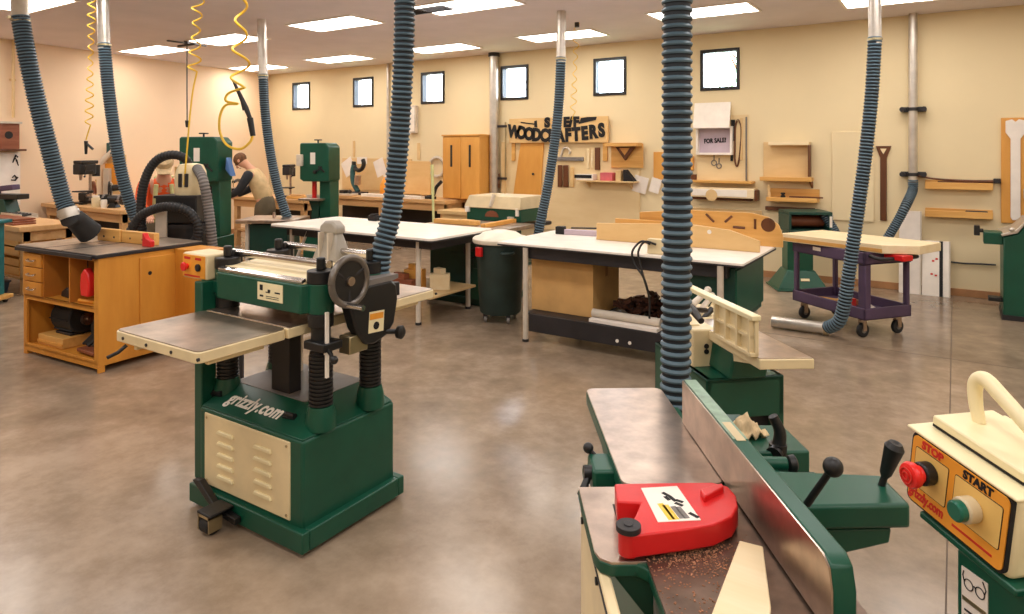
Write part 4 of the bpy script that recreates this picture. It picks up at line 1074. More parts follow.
for i, (z, lb_, mt) in enumerate([(.2465, 'pale board lying lowest on the shelf beside the cardboard box', 'paper'), (.285, 'rolled pale tube lying on the shelf beside the cardboard box', 'leg_grey')]):
    if i == 0: solo('board', MB().box(-2.58, -1.97, 5.13, 5.3, z, z+.03, (0, 0, R(-2))), mt, lb_, 'board', bevel=.003)
    else: solo('paper_tube', MB().cyl((-2.57, 5.21, .277+.035), (-1.97, 5.2, .277+.035), .034, n=20).cyl((-2.575, 5.21, .312), (-2.56, 5.21, .312), .036, n=20), mt, lb_, 'tube')
# jigs lying along the table
jg = thing('wooden_jig', 'long pine jig board with a round hole and slots standing on the assembly table', 'jig', (-1.98, 6.12, .8605))
def plate_holes(mb, poly, y0, y1): return mb.prism(poly, 'y', y0, y1)
a_ = [PY(px, py, 6.12) for px, py in [(640, 212), (690, 210), (752, 213), (768, 217), (779, 225), (783, 236), (783, 243)]]
pl_ = [(q[0]+1.98, max(q[2]-.8605, 0)) for q in a_]
pl_ = [(pl_[0][0], 0)]+pl_[:-1]+[(pl_[-1][0], 0)]
make('jig_board', MB().prism(pl_, 'y', -.012, .012), 'pine_x', jg, bevel=.003)
hq = PY(768, 225, 6.1)
make('round_hole', MB().cyl((hq[0]+1.98, -.0135, hq[2]-.8605), (hq[0]+1.98, -.011, hq[2]-.8605), .06, n=26), 'walnut', jg)
for (xa, ya), (xb, yb_) in (((706, 214), (714, 222)), ((732, 216), (725, 222)), ((755, 219), (755, 229)), ((733, 227), (745, 228))):
    p0, p1 = PY(xa, ya, 6.105), PY(xb, yb_, 6.105)
    make('slot', MB().cyl((p0[0]+1.98, -.0128, p0[2]-.8605), (p1[0]+1.98, -.0128, p1[2]-.8605), .011, n=8), 'walnut', jg)
make('jig_foot', MB().box(-.2, .3, .012, .09, 0, .02), 'pine_x', jg)
a_ = [PY(px, py, 5.72) for px, py in [(597, 223), (690, 224), (730, 230), (760, 241), (760, 247)]]
pl_ = [(a_[0][0]+2.3, 0)]+[(q[0]+2.3, max(q[2]-.8605, .004)) for q in a_[:-1]]+[(a_[-1][0]+2.3, 0)]
jb_ = thing('tapered_board', 'long tapered pale board standing on edge along the assembly table', 'board', (-2.3, 5.72, .8605))
make('board_body', MB().prism(pl_, 'y', -.012, .012), 'ply', jb_, bevel=.003)
hq = PY(709, 232, 5.7)
make('peg_hole', MB().cyl((hq[0]+2.3, -.0135, hq[2]-.8605), (hq[0]+2.3, -.011, hq[2]-.8605), .018, n=16), 'white', jb_)
make('board_foot', MB().box(-.5, .3, .012, .07, 0, .015), 'ply', jb_)
q = PY(650, 222, 6.05)
solo('pine_board', MB().box(-2.75, -2.24, 6.04, 6.065, .8605, .8605+.17).cyl((-2.45, 6.035, .96), (-2.42, 6.04, .96), .03, n=12), 'pine_x', 'square pine panel with a dark knot standing at the back of the assembly table', 'panel', bevel=.003)
lv_ = thing('straightedge', 'flat pinkish bar with a black end on the left of the assembly table', 'level', PY(565, 235, 5.9)[:2]+(.8605,), R(8))
make('bar_body', MB().box(0, .42, -.03, .03, 0, .05), 'lav', lv_, bevel=.004)
make('black_end', MB().box(-.09, .002, -.035, .035, 0, .075), 'ink', lv_, bevel=.006)
make('thin_rod', MB().cyl((.05, .04, .06), (.55, .06, .075), .008, n=8).ball((.56, .06, .08), .026), 'frame_dark', lv_)
pw = thing('power_strip', 'cream power strip with black cords hanging over the assembly table edge', 'power strip', (-1.9, 5.2, .8605))
c_ = PY(652, 232, 5.2); px_ = c_[0]+1.9
make('strip_body', MB().box(px_-.03, px_+.12, -.03, .03, 0, .12), 'cream', pw, bevel=.006)
for k, dx in enumerate((.0, .05)):
    make('cord', MB().sweep(spline([(px_+dx, -.04, .08), (px_-.06+dx*.6, -.08, .1), (px_-.12+dx, -.115, .02), (px_-.10+dx, -.12, -.08), (px_-.02, -.125, -.18), (px_+.02, -.11, -.34), (px_+.02, -.105, -.5)], 6), .009, 7), 'black', pw)

# ================================================================== SECOND JOINTER (centre right)
A2 = YAW+R(10)
O2 = Vector(CAM(1.06, 3.3))
UX, UY = Vector((math.cos(A2), math.sin(A2), 0)), Vector((-math.sin(A2), math.cos(A2), 0))
def K(q): d = Vector(q)-O2; return (d.dot(UX), d.dot(UY), q[2])
def K2(px, py, z): return K(P(px, py, z))
k2 = thing('jointer', 'cream and green jointer standing behind the thick centre hose', 'jointer', O2, A2)
n1, n2 = K2(763, 358, .85), K2(814.5, 358, .85)
xf = n1[0]
tb = make('near_table', MB().prism([(xf-.02, n1[1]-.01), (n2[0], n2[1]), (n2[0], .12), (xf-.02, .12)], 'z', .805, .846), 'cream', k2, bevel=.004)
make('machined_top', MB().prism([(xf-.015, n1[1]), (n2[0]-.006, n2[1]+.006), (n2[0]-.006, .115), (xf-.015, .115)], 'z', .845, .85), 'steel', tb, bevel=.001)
make('table_rib', MB().prism([(n1[1]+.06, .805), (.12, .805), (.12, .70), (.0, .70)], 'x', xf+.0, n2[0]-.05), 'cream', tb)
make('far_table', MB().box(xf-.02, n2[0], .15, .45, .80, .845), 'cream', k2, bevel=.004)
make('bed_casting', MB().prism([(xf+.0, .80), (n2[0]-.02, .80), (n2[0]-.05, .68), (xf-.02, .68)], 'y', n1[1]+.24, n1[1]+.52), 'green', k2, bevel=.01)
fb = make('fence', MB().box(xf-.03, xf-.012, n1[1]+.01, n1[1]+.36, .853, 1.015), 'cream', k2, bevel=.003)
make('fence_bar', MB().box(xf-.05, xf-.006, n1[1]+.0, .15, 1.0, 1.022), 'ivory', fb, bevel=.004)
make('fence_foot', MB().box(xf-.05, xf-.012, n1[1]+.01, n1[1]+.36, .851, .868), 'cream', fb, bevel=.003)
for k in range(4):
    y = n1[1]+.02+k*.1
    make('fence_rib', MB().box(xf-.05, xf-.029, y, y+.014, .868, 1.0), 'cream', fb)
make('fence_rib', MB().box(xf-.046, xf-.029, n1[1]+.02, n1[1]+.34, .925, .937), 'cream', fb)
q0 = K2(722, 311, .97)
make('lock_handle', MB().cyl((xf-.05, q0[1]+.1, .95), (xf-.14, q0[1]+.05, .97), .012, n=10).sweep([(xf-.13, q0[1]+.16, .985), (xf-.14, q0[1]+.05, .97), (xf-.15, q0[1]-.06, .945)], [.016, .02, .014], 12), 'black', fb)
c0, c1 = K2(701, 376, .68), K2(791, 379, .68)
yc = (c0[1]+c1[1])/2
st = make('stand', MB().box(c0[0], c1[0], yc, yc+.02, .50, .68).box(c0[0], c0[0]+.03, yc, yc+.6, .03, .68).box(c1[0]-.03, c1[0], yc, yc+.6, .03, .68).box(c0[0], c1[0], yc+.58, yc+.6, .03, .68).box(c0[0], c1[0], yc, yc+.6, .655, .68).box(c0[0]-.03, c1[0]+.03, yc-.03, yc+.63, 0, .03), 'green', k2, bevel=.006)
make('bay_shade_sheet', MB().box(c0[0]+.03, c1[0]-.03, yc+.08, yc+.1, .03, .63), 'frame_dark', st)  # dark sheet standing in for the shade inside the motor opening
g0, g1 = PZ(691, 329, 3.2), PZ(718, 367, 3.2)
a, c = K(g0), K(g1)
cc = make('cutter_cover', MB().box(a[0], c[0], a[1]-.02, a[1]+.22, c[2], a[2]), 'cream', k2, bevel=.008)
for z in (.42, .56):
    zz = c[2]+(a[2]-c[2])*z
    make('cover_hole', MB().cyl(((a[0]+c[0])/2+.005, a[1]-.024, zz), ((a[0]+c[0])/2+.005, a[1]-.018, zz), .012, n=14), 'ink', cc)
make('cover_strut', MB().box(c[0]-.02, xf-.0, a[1]+.02, a[1]+.14, .62, .70), 'green', cc, bevel=.005)
for i, (pa_, pb2) in enumerate((((694, 327), (714, 306)), ((696, 316), (712, 296)), ((704, 328), (716, 316)), ((692, 305), (708, 290)))):
    p0, p1 = K(PZ(*pa_, 3.5)), K(PZ(*pb2, 3.65))
    make('link_arm', MB().cyl(p0, p1, .018, .014, 10).ball(p0, .024, 10).ball(p1, .02, 10), 'leg_grey' if i % 2 else 'cream', k2)
p0, p1 = K(PZ(700, 322, 3.45)), K(PZ(712, 309, 3.5))
make('link_lever', MB().cyl(p0, p1, .012, .016, 10), 'black', k2)
make('link_base', MB().box(a[0], xf-.03, a[1]+.05, a[1]+.3, .79, .86), 'cream', k2, bevel=.006)
make('dust_cone', MB().hexa([(n2[0]-.05, .2, .3), (n2[0]+.06, .2, .3), (n2[0]+.06, .35, .3), (n2[0]-.05, .35, .3)], [(n2[0]-.1, .1, .66), (n2[0]-.02, .1, .66), (n2[0]-.02, .4, .66), (n2[0]-.1, .4, .66)]), 'green', k2)
rg = MB()
rs = random.Random(11)
q = K(PZ(757, 436, 2.35))
# beige rag on the front jointer's rear bracket
gx, gy = fx+.05, .39
NN = 13
vs, fs = [], []
for j in range(NN):
    for i in range(NN):
        u, v_ = i/(NN-1)-.5, j/(NN-1)-.5
        h_ = .062*math.exp(-9*(u*u+v_*v_))+.018*math.sin(17*u+4*v_)*math.cos(13*v_-3*u)
        vs.append((u*.095, v_*.085, max(.002, h_*.75+.01)))
for j in range(NN-1):
    for i in range(NN-1):
        fs.append((j*NN+i, j*NN+i+1, (j+1)*NN+i+1, (j+1)*NN+i))
RB = OJ+JX*(fx+.15)+JY*.345
plat = make('motor_cover', MB().box(fx+.04, fx+.2, .38, .52, .80, .872), 'green_dark', jt, bevel=.006)
ro = make('rag', MB().add(vs, fs), 'rag', None, loc=(RB.x, RB.y, .879), rot=(0, 0, JA+.4), sharp=180)
sm = ro.modifiers.new('thick', 'SOLIDIFY'); sm.thickness = .004
tag(ro, 'crumpled beige rag behind the fence of the front jointer', 'rag')

# ================================================================== UTILITY CART WITH PLANK
CA = R(-38)
ca = thing('utility_cart', 'purple grey two shelf utility cart on casters near the back wall', 'cart', (-.86, 7.27, 0), CA)
L2, W2 = .45, .275
def tray(z0, z1, wall, nm):
    mb = MB().box(-L2, L2, -W2, W2, z0, z0+.02)
    for x0, x1, y0, y1 in ((-L2, L2, -W2, -W2+wall), (-L2, L2, W2-wall, W2), (-L2, -L2+wall, -W2, W2), (L2-wall, L2, -W2, W2)):
        mb.box(x0, x1, y0, y1, z0, z1)
    return make(nm, mb, 'purple', ca, bevel=.006)
tray(.17, .275, .025, 'lower_tray')
ut = tray(.665, .775, .03, 'upper_tray')
make('cart_label', MB().box(-.17, -.07, -W2-.002, -W2, .715, .75), 'white', ut)
for sx in (-1, 1):
    for sy in (-1, 1):
        wide = .042 if (sx, sy) == (1, -1) else .024
        x, y = sx*(L2-wide-.005), sy*(W2-wide-.005)
        make('corner_post', MB().box(x-wide, x+wide, y-wide*.8, y+wide*.8, .19, .67), 'purple', ca, bevel=.01)
        fk = make('caster_fork', MB().cyl((sx*(L2-.09), sy*(W2-.07), .14), (sx*(L2-.09), sy*(W2-.07), .172), .035, n=14).box(sx*(L2-.09)-.03, sx*(L2-.09)-.022, sy*(W2-.07)-.02, sy*(W2-.07)+.02, .06, .145).box(sx*(L2-.09)+.022, sx*(L2-.09)+.03, sy*(W2-.07)-.02, sy*(W2-.07)+.02, .06, .145), 'steel', ca)
        make('caster_wheel', MB().cyl((sx*(L2-.09)-.018, sy*(W2-.07), .062), (sx*(L2-.09)+.018, sy*(W2-.07), .062), .062, n=22), 'rubber', fk, bevel=.008)
        make('wheel_hub', MB().cyl((sx*(L2-.09)-.021, sy*(W2-.07), .062), (sx*(L2-.09)+.021, sy*(W2-.07), .062), .025, n=16), 'grey', fk)
make('push_handle', MB().sweep(spline([(L2-.02, -W2+.06, .75), (L2+.11, -W2+.06, .735), (L2+.13, 0, .735), (L2+.11, W2-.06, .735), (L2-.02, W2-.06, .75)], 6), .016, 10), 'frame_dark', ca)
def inC(x, y, z): return (-.86+x*math.cos(CA)-y*math.sin(CA), 7.27+x*math.sin(CA)+y*math.cos(CA), z)
p_ = thing('wood_plank', 'thick glued up plank lying on top of the purple cart', 'plank', inC(.06, .04, .776), R(-22))
pv_ = MB()
make('plank_body', MB().prism([(-.62, -.30), (.40, -.33), (.62, -.12), (.62, .28), (-.55, .32)], 'z', 0, .075), 'maple', p_, bevel=.004)
make('plank_edge_strip', MB().prism([(-.621, -.302), (.40, -.332), (.40, -.325), (-.621, -.295)], 'z', .008, .04), 'pine_x', p_)
q = inC(.42, -.23, .0)
rc = thing('red_clamp', 'red plastic block hanging under the right end of the plank on the cart', 'clamp', inC(L2+.13, -.03, .722), CA)
make('clamp_body', MB().box(-.10, .10, -.06, .06, 0, .05), 'red', rc, bevel=.008)
make('clamp_jaw', MB().box(-.08, -.05, -.065, .065, -.0, .022), 'redink', rc)
for i, (x, y, s, mt, rz_, lb_) in enumerate([(-.24, -.05, (.16, .03, .03), 'pine_x', .5, 'pine offcut lying in the lower tray of the cart, left'),
                                          (-.05, .12, (.14, .025, .045), 'redwood', -.1, 'reddish offcut lying across the middle of the cart lower tray'),
                                          (.10, -.1, (.05, .04, .1), 'red', .2, 'red can shaped block in the cart lower tray beside the post'),
                                          (.25, -.02, (.1, .05, .05), 'paper', -.5, 'pale block in the cart lower tray, right end')]):
    solo('wood_offcut', MB().box(-s[0], s[0], -s[1], s[1], 0, s[2], (0, 0, rz_)), mt, lb_, 'offcut', 'offcuts in the cart tray', loc=inC(x, y, .1905), rot=(0, 0, CA), bevel=.005)

# ================================================================== GREEN PEDESTAL SANDER, RIGHT MACHINE, TEAL MACHINE
pv2 = P(795, 290, 0)
ps = thing('pedestal_sander', 'green pedestal machine with a flared foot behind the purple cart', 'sander', (pv2[0], pv2[1]+.15, 0), YAW-.1)
make('flared_foot', MB().hexa([(-.29, -.24, .02), (.29, -.24, .02), (.29, .24, .02), (-.29, .24, .02)], [(-.16, -.14, .24), (.16, -.14, .24), (.16, .14, .24), (-.16, .14, .24)]).box(-.31, .31, -.26, .26, 0, .025), 'green', ps, bevel=.012)
make('column', MB().box(-.15, .15, -.12, .12, .23, .70), 'green', ps, bevel=.012)
ph = make('machine_head', MB().box(-.17, .33, -.24, .2, .70, .735).box(-.17, .33, -.24, .2, .915, .95).box(-.17, -.14, -.24, .2, .735, .915).box(.29, .33, -.24, .2, .735, .915).box(-.14, .29, .17, .2, .735, .915), 'green_dark', ps, bevel=.006)
make('drum', MB().cyl((-.14, -.02, .825), (.29, -.02, .825), .07, n=24), 'redwood', ph)
make('inner_panel', MB().box(-.14, .29, .14, .165, .735, .915), 'hood', ph)  # pale tan panel filling the window of the dark head frame
make('machine_badge', MB().box(.295, .325, -.243, -.239, .77, .90), 'white', ph)
make('foot_badge', MB().box(-.02, .08, -.2, -.19, .12, .15, (R(-24), 0, 0)), 'cream', ps)
make('dust_port', MB().cyl((.33, .0, .88), (.40, .02, .88), .05, n=18), 'galv', ps)
rm = thing('belt_sander', 'green floor machine cut off by the right edge of the photo', 'sander', (.80, 8.62, 0), 0)
make('cabinet', MB().prism([(-.40, .0), (.6, 0), (.6, 1.0), (-.20, .98), (-.28, .86), (-.40, .82)], 'y', -.27, .3), 'green', rm, bevel=.012)
make('sloped_cover', MB().prism([(-.41, .83), (-.285, .87), (-.205, .99), (-.205, 1.01), (-.30, .90), (-.42, .85)], 'y', -.29, .31), 'galv', rm, bevel=.004)
make('cover_bolt', MB().ball((-.33, -.28, .9), .025, 10), 'galv', rm)
make('side_tray', MB().box(-.56, -.40, -.24, .0, .74, .86), 'green', rm, bevel=.008)
make('tray_knob', MB().cyl((-.56, -.2, .87), (-.62, -.2, .87), .02, n=10).box(-.64, -.59, -.24, -.14, .82, .92), 'black', rm, bevel=.005)
make('foot_pedal', MB().box(-.52, -.40, -.2, -.08, .16, .2), 'black', rm, bevel=.006)
make('kick_plate', MB().box(-.41, .6, -.285, .3, 0, .05), 'frame_dark', rm)
q = P(-4, 312, 0)
te = thing('teal_cabinet', 'teal metal machine cabinet cut off by the left edge of the photo', 'cabinet', (q[0]-.50, q[1]-.1, 0), YAW)
make('cabinet_body', MB().box(-.4, .2, -.2, .3, .085, .88), 'teal', te, bevel=.01)
make('cabinet_top', MB().box(-.42, .26, -.25, .34, .88, .92), 'teal', te, bevel=.008)
make('wooden_base', MB().box(-.42, .27, -.24, .34, .045, .085), 'pine_x', te, bevel=.004)
for x in (-.35, .22):
    for y in (-.2, .28):
        fk = make('caster_fork', MB().box(x-.03, x+.03, y-.03, y+.03, .03, .047), 'leg_grey', te)
        make('caster_wheel', MB().cyl((x-.014, y, .024), (x+.014, y, .024), .024, n=14), 'rubber', fk)

# ================================================================== BACK WALL FURNITURE AND TOOLS
def wr(px0, py0, px1, py1, Y=YW-.01):
    a, c = PY(px0, py0, Y), PY(px1, py1, Y)
    return a[0], c[0], c[2], a[2]
def wbox(name, px0, py0, px1, py1, th, mt, label, cat, group=None, off=0.0, rot=0.0, bevel=.003, parent=None):
    x0, x1, z0, z1 = wr(px0, py0, px1, py1)
    xc, zc = (x0+x1)/2, (z0+z1)/2
    o = make(name, MB().box(x0-xc, x1-xc, -th, 0, z0-zc, z1-zc), mt, parent, loc=(xc, YW-.002-off, zc), rot=(0, rot, 0), bevel=bevel)
    if label: tag(o, label, cat, group)
    return o
# pine wall cabinet
x0, x1, z0, z1 = wr(443, 135, 480, 200, 9.05)
wc = thing('wall_cabinet', 'tall honey pine double door wall cabinet beside the pale duct', 'cabinet', ((x0+x1)/2, 9.42, z0))
w2, h2 = (x1-x0)/2, z1-z0
make('carcass', MB().box(-w2, w2, -.36, 0, 0, h2), 'pine', wc, bevel=.006)
for s in (-1, 1):
    d = make('door', MB().box(min(s*.006, s*(w2-.004)), max(s*.006, s*(w2-.004)), -.382, -.36, .01, h2-.03), 'pine', wc, bevel=.005)
    cx_ = s*w2*.5-.0
    make('long_handle', MB().box(cx_-.018, cx_+.018, -.40, -.38, h2*.5, h2*.84), 'frame_dark', d, bevel=.006)
    make('raised_panel', MB().box(cx_-w2*.36, cx_+w2*.36, -.386, -.381, .08, h2-.1), 'pine', d, bevel=.004)
make('cornice', MB().box(-w2-.015, w2+.015, -.395, 0, h2-.02, h2+.005), 'pine', wc, bevel=.004)
# sign
x0, x1, z0, z1 = wr(512, 119, 610, 142.5)
sg = thing('wooden_sign', 'pale wooden woodcrafters sign with black letters high on the back wall', 'sign', ((x0+x1)/2, YW-.075, z0))
w2, h2 = (x1-x0)/2, z1-z0
make('sign_board', MB().box(-w2, w2, -.02, .02, 0, h2), 'ply', sg, bevel=.004)
word = 'WOODCRAFTERS'
for i, chh in enumerate(word):
    t_ = (i+.5)/len(word)
    dz = -.085*math.sin(PI*t_)+.045
    lettering('letter', chh, .27, 'ink', sg, (-w2*.97+2*w2*.97*t_, -.0245, h2*.36+dz), (PI/2, 0, 0), .006, 'CENTER', 0, .017, 1, .80).rotation_euler = (PI/2, R(-14)*(t_-.5), 0)
for chh, t_ in (('S', .41), ('.', .47), ('E', .605), ('/', .65), ('F', .70)):
    lettering('letter', chh, .2, 'ink', sg, (-w2+2*w2*t_, -.0245, h2*.79), (PI/2, 0, 0), .006, 'CENTER', 0, .014)
hm = MB().box(-w2*.74, -w2*.42, -.027, -.02, h2*.78, h2*.84, (0, R(8), 0)).box(-w2*.45, -w2*.40, -.028, -.02, h2*.66, h2*.92)
make('hammer_mark', MB().prism([(-w2*.74, h2*.86), (-w2*.45, h2*.78), (-w2*.45, h2*.88), (-w2*.40, h2*.90), (-w2*.39, h2*.62), (-w2*.45, h2*.64), (-w2*.45, h2*.73), (-w2*.74, h2*.82)], 'y', -.028, -.019), 'ink', sg)
make('saw_mark', MB().prism([(w2*.45, h2*.72), (w2*.78, h2*.86), (w2*.80, h2*.98), (w2*.62, h2*.98), (w2*.5, h2*.95)], 'y', -.028, -.019), 'ink', sg)
# tool board behind the sign and what hangs on it
wbox('tool_board', 503, 143, 640, 236, .03, 'panel', 'wide pale plywood tool board covering the wall under the sign', 'tool board')
wbox('upright_batten', 503, 142, 507, 196, .03, 'tan', 'thin upright tan batten at the left edge of the tool board', 'batten', off=.031)
x0, x1, z0, z1 = wr(515, 143, 545, 195)
pws = solo('plywood_sheet', MB().prism([(x0, z0), (x1-.06, z0), (x1, z1), (x0+.14, z1)], 'y', YW-.06, YW-.031), 'pine', 'orange plywood panel hanging under the left half of the sign', 'panel', bevel=.003)
qk = PY(533, 174, YW-.07)
make('knob', MB().lathe([(.012, 0), (.02, .004), (.02, .018), (.005, .02)], Vector((qk[0], YW-.06, qk[2]))-pws.location, 14, (0, -1, 0)), 'frame_dark', pws)
T0 = .031
for a, mt, lb_, ct_ in [
    ((559, 165, 563.5, 187), 'walnut', 'dark brown brush on the tool board, left of the pair', 'brush'),
    ((564.5, 165, 569.5, 187), 'walnut', 'dark brown brush on the tool board, right of the pair', 'brush'),
    ((571.5, 167, 575, 187), 'ply', 'slim pale stick beside the brown brushes on the tool board', 'stick'),
    ((588, 149, 590.5, 169), 'maple', 'first of two thin pale sticks under the right half of the sign', 'stick'),
    ((592, 150, 594, 168), 'maple', 'second of two thin pale sticks under the right half of the sign', 'stick'),
    ((596, 147.5, 601, 170), 'walnut', 'dark brown bar hanging under the right end of the sign', 'bar'),
    ((604, 143, 608.5, 161), 'pine_x', 'pine stick hanging from the right end of the sign', 'stick'),
    ((513, 143, 516.5, 161), 'pine_x', 'pine stick hanging from the left end of the sign', 'stick')]:
    wbox('hanging_'+ct_, *a, .025, mt, lb_, ct_, off=T0, bevel=.006)
def wtool(name, label, cat, px, py, group=None, off=.05):
    q = PY(px, py, YW-off)
    return thing(name, label, cat, q, 0, group)
t = wtool('bar_tool', 'grey metal bar tool with curved handle hanging under the sign', 'tool', 570, 159)
a, c = PY(558, 159, YW-.05), PY(585, 159, YW-.05)
hw_ = (c[0]-a[0])/2
make('bar', MB().box(-hw_, hw_, -.015, .015, -.03, .03), 'grey', t, bevel=.006)
make('curved_handle', MB().sweep(spline([(-hw_*.7, 0, .03), (-hw_*.5, 0, .16), (-hw_*.2, 0, .17), (0, 0, .12), (-.02, 0, .08)], 5), .018, 8), 'leg_grey', t)
t = wtool('bar_clamp', 'long steel bar clamp hanging between the pale duct and the tool board', 'clamp', 504, 150, off=.085)
a, c = PY(506, 122, YW-.085), PY(506, 181, YW-.085)
hz = t.location.z
make('clamp_bar', MB().box(.02, .04, -.01, .01, c[2]-hz, a[2]-hz), 'zinc', t)
make('fixed_jaw', MB().box(-.14, .05, -.014, .014, a[2]-hz-.09, a[2]-hz-.05), 'frame_dark', t, bevel=.004)
make('sliding_jaw', MB().box(-.12, .05, -.016, .016, c[2]-hz+.02, c[2]-hz+.06), 'frame_dark', t, bevel=.004)
make('clamp_screw', MB().cyl((-.1, 0, c[2]-hz-.05), (-.1, 0, c[2]-hz+.12), .012, n=10).cyl((-.1, 0, c[2]-hz-.12), (-.1, 0, c[2]-hz-.05), .022, n=10), 'walnut', t)
# small shelf with boxes under the sign
def shelf(px0, py0, px1, py1, depth, mt, label, lip=0.0, off=0.0, brackets=True):
    x0, x1, z0, z1 = wr(px0, py0, px1, py1, YW-depth)
    t = thing('wall_shelf', label, 'shelf', ((x0+x1)/2, YW-off, z0))
    w2 = (x1-x0)/2
    make('shelf_board', MB().box(-w2, w2, -depth, 0, 0, max(z1-z0, .02)), mt, t, bevel=.003)
    if lip: make('back_strip', MB().box(-w2, w2, -.02, 0, max(z1-z0, .02), lip), mt, t, bevel=.003)
    if brackets:
        for s in (-.75, .75):
            make('shelf_bracket', MB().prism([(0, 0), (-depth*.8, 0), (0, -.1)], 'x', s*w2-.012, s*w2+.012), mt, t, bevel=.002)
    return t, x0, x1, z0+max(z1-z0, .02)
t, x0, x1, zt = shelf(578, 180.5, 635, 183, .2, 'tan', 'tan wall shelf holding small boxes right of the sign hose', off=T0)
ys = YW-T0-.1
def onshelf(name, px0, px1, h, mt, label, cat, d=.07, **k):
    a, c = PY(px0, 180, ys-d), PY(px1, 180, ys-d)
    return tag(make(name, MB().box(-(c[0]-a[0])/2, (c[0]-a[0])/2, -d, d, 0, h), mt, None, loc=((a[0]+c[0])/2, ys, zt+.0006), bevel=.004), label, cat)
o = onshelf('parts_case', 576, 593, .09, 'paper', 'white case with black top on the tan wall shelf', 'case')
make('case_lid', MB().box(-.17, .12, -.0735, -.069, .03, .08), 'ink', o)
onshelf('card_box', 600, 612, .12, 'pink', 'pink red box in the middle of the tan wall shelf', 'box')
onshelf('tan_box', 615.5, 620.5, .155, 'tan', 'narrow tan box on the tan wall shelf beside a black wedge', 'box')
a, c = PY(623, 180, ys-.07), PY(634, 180, ys-.07)
solo('black_wedge', MB().prism([(a[0], zt+.0006), (c[0], zt+.0006), (a[0]+.03, zt+.17), (a[0], zt+.17)], 'y', ys-.07, ys+.05), 'ink', 'black wedge shaped holder at the right end of the tan wall shelf', 'holder', bevel=.004)
# triangular shelf board
x0, x1, z0, z1 = wr(611, 143, 645, 168)
t = thing('bracket_shelf', 'pine board with a triangular brace mounted right of the sign', 'shelf', ((x0+x1)/2, YW-.034, z0))
w2, h2 = (x1-x0)/2, z1-z0
make('back_board', MB().box(-w2*.9, w2*.95, -.03, 0, 0, h2*.95), 'pine_x', t, bevel=.003)
make('top_plank', MB().box(-w2, w2*.9, -.2, 0, h2*.86, h2), 'pine_x', t, bevel=.003)
make('brace', MB().prism([(-w2*.55, h2*.84), (w2*.55, h2*.84), (0, h2*.3)], 'y', -.09, -.03), 'walnut', t, bevel=.003)
make('brace_face', MB().prism([(-w2*.3, h2*.8), (w2*.3, h2*.8), (0, h2*.5)], 'y', -.096, -.088), 'pine', t)
for i, (a, rz_, lb_) in enumerate([((634, 176, 648, 193), R(14), 'white paper sheet pinned to the wall left of the thick hose'), ((651, 178, 661, 193), R(16), 'second white paper sheet, half behind the thick centre hose')]):
    o = wbox('paper_sheet', *a, .003, 'paper', lb_, 'paper', 'papers by the thick hose', off=.032+.004*i, rot=rz_, bevel=0)
wbox('oak_board', 654, 152, 664, 180, .03, 'pine', 'upright orange board peeking out left of the thick hose', 'board')
wbox('wall_block', 686, 156, 694, 170, .05, 'pine', 'orange block peeking out right of the thick hose', 'block')
wbox('hook_rail', 682, 174, 697, 180, .05, 'walnut', 'dark brown rail on the wall just right of the thick hose', 'rail')
# FOR SALE box on the panel
wbox('peg_panel', 697, 116, 748, 183, .02, 'panel', 'pale plywood panel behind the shallow grey display box', 'panel')
x0, x1, z0, z1 = wr(698, 127, 734, 155)
t = thing('display_box', 'shallow white framed grey box with lettering hung on the plywood panel', 'display box', ((x0+x1)/2, YW-.021, z0))
w2, h2 = (x1-x0)/2, z1-z0
make('box_frame', MB().box(-w2, w2, -.09, 0, 0, .03).box(-w2, w2, -.09, 0, h2-.02, h2).box(-w2, -w2+.03, -.09, 0, .03, h2-.02).box(w2-.03, w2, -.09, 0, .03, h2-.02), 'white', t, bevel=.004)
make('box_back', MB().box(-w2+.03, w2-.03, -.02, 0, .03, h2-.02), 'lav', t)
lettering('lettering', 'FOR SALE?', .085, 'ink', t, (0, -.022, h2*.5), (PI/2, R(-3), 0), .002, 'CENTER', 0, .004, 1, .78)
make('open_lid', MB().box(-w2*1.05, w2*.95, -.14, -.125, h2-.03, h2+.33, (R(-12), 0, 0)), 'white', t, bevel=.003)
for a, mt, lb_, ct_ in [((731.5, 120, 735.5, 141), 'ink', 'black scraper hanging right of the grey display box', 'scraper'),
                        ((731, 150, 733.5, 161), 'ink', 'short black tool under the corner of the grey display box', 'tool'),
                        ((740.5, 118, 743, 160), 'tan', 'thin tan straight stick on the plywood panel edge', 'stick'),
                        ((746, 117, 747.5, 182), 'grey', 'thin grey rod along the right edge of the plywood panel', 'rod')]:
    wbox('hanging_'+ct_, *a, .02, mt, lb_, ct_, off=.021, bevel=.004)
t = wtool('looped_strap', 'narrow looped tan strap hanging on the plywood panel', 'strap', 738, 120, off=.035)
make('strap', MB().sweep(spline([(-.04, 0, -.3), (-.035, 0, -.1), (0, 0, .0), (.04, 0, -.1), (.03, 0, -.4), (-.005, 0, -.62), (-.04, 0, -.55), (-.04, 0, -.3)], 6), .012, 6), 'walnut', t)
make('nail', MB().cyl((0, .012, -.008), (0, -.02, -.008), .008, n=8), 'zinc', t)
for px, py, r_, lb_ in ((714, 160, .05, 'small twisted wire hook on the plywood panel, left'), (719, 163, .045, 'small twisted wire hook on the plywood panel, right')):
    t = wtool('wire_hook', lb_, 'hook', px, py, off=.03)
    make('hook_ring', MB().ring((0, 0, -.04), r_*.7, .007, (0, 1, 0), 18, 6), 'grey', t)
    make('hook_stem', MB().cyl((0, 0, .0), (0, .005, .07), .007, n=6), 'grey', t)
t, x0, x1, zt = shelf(690, 180, 752, 184, .18, 'pine_x', 'pine wall shelf under the plywood panel', brackets=False)
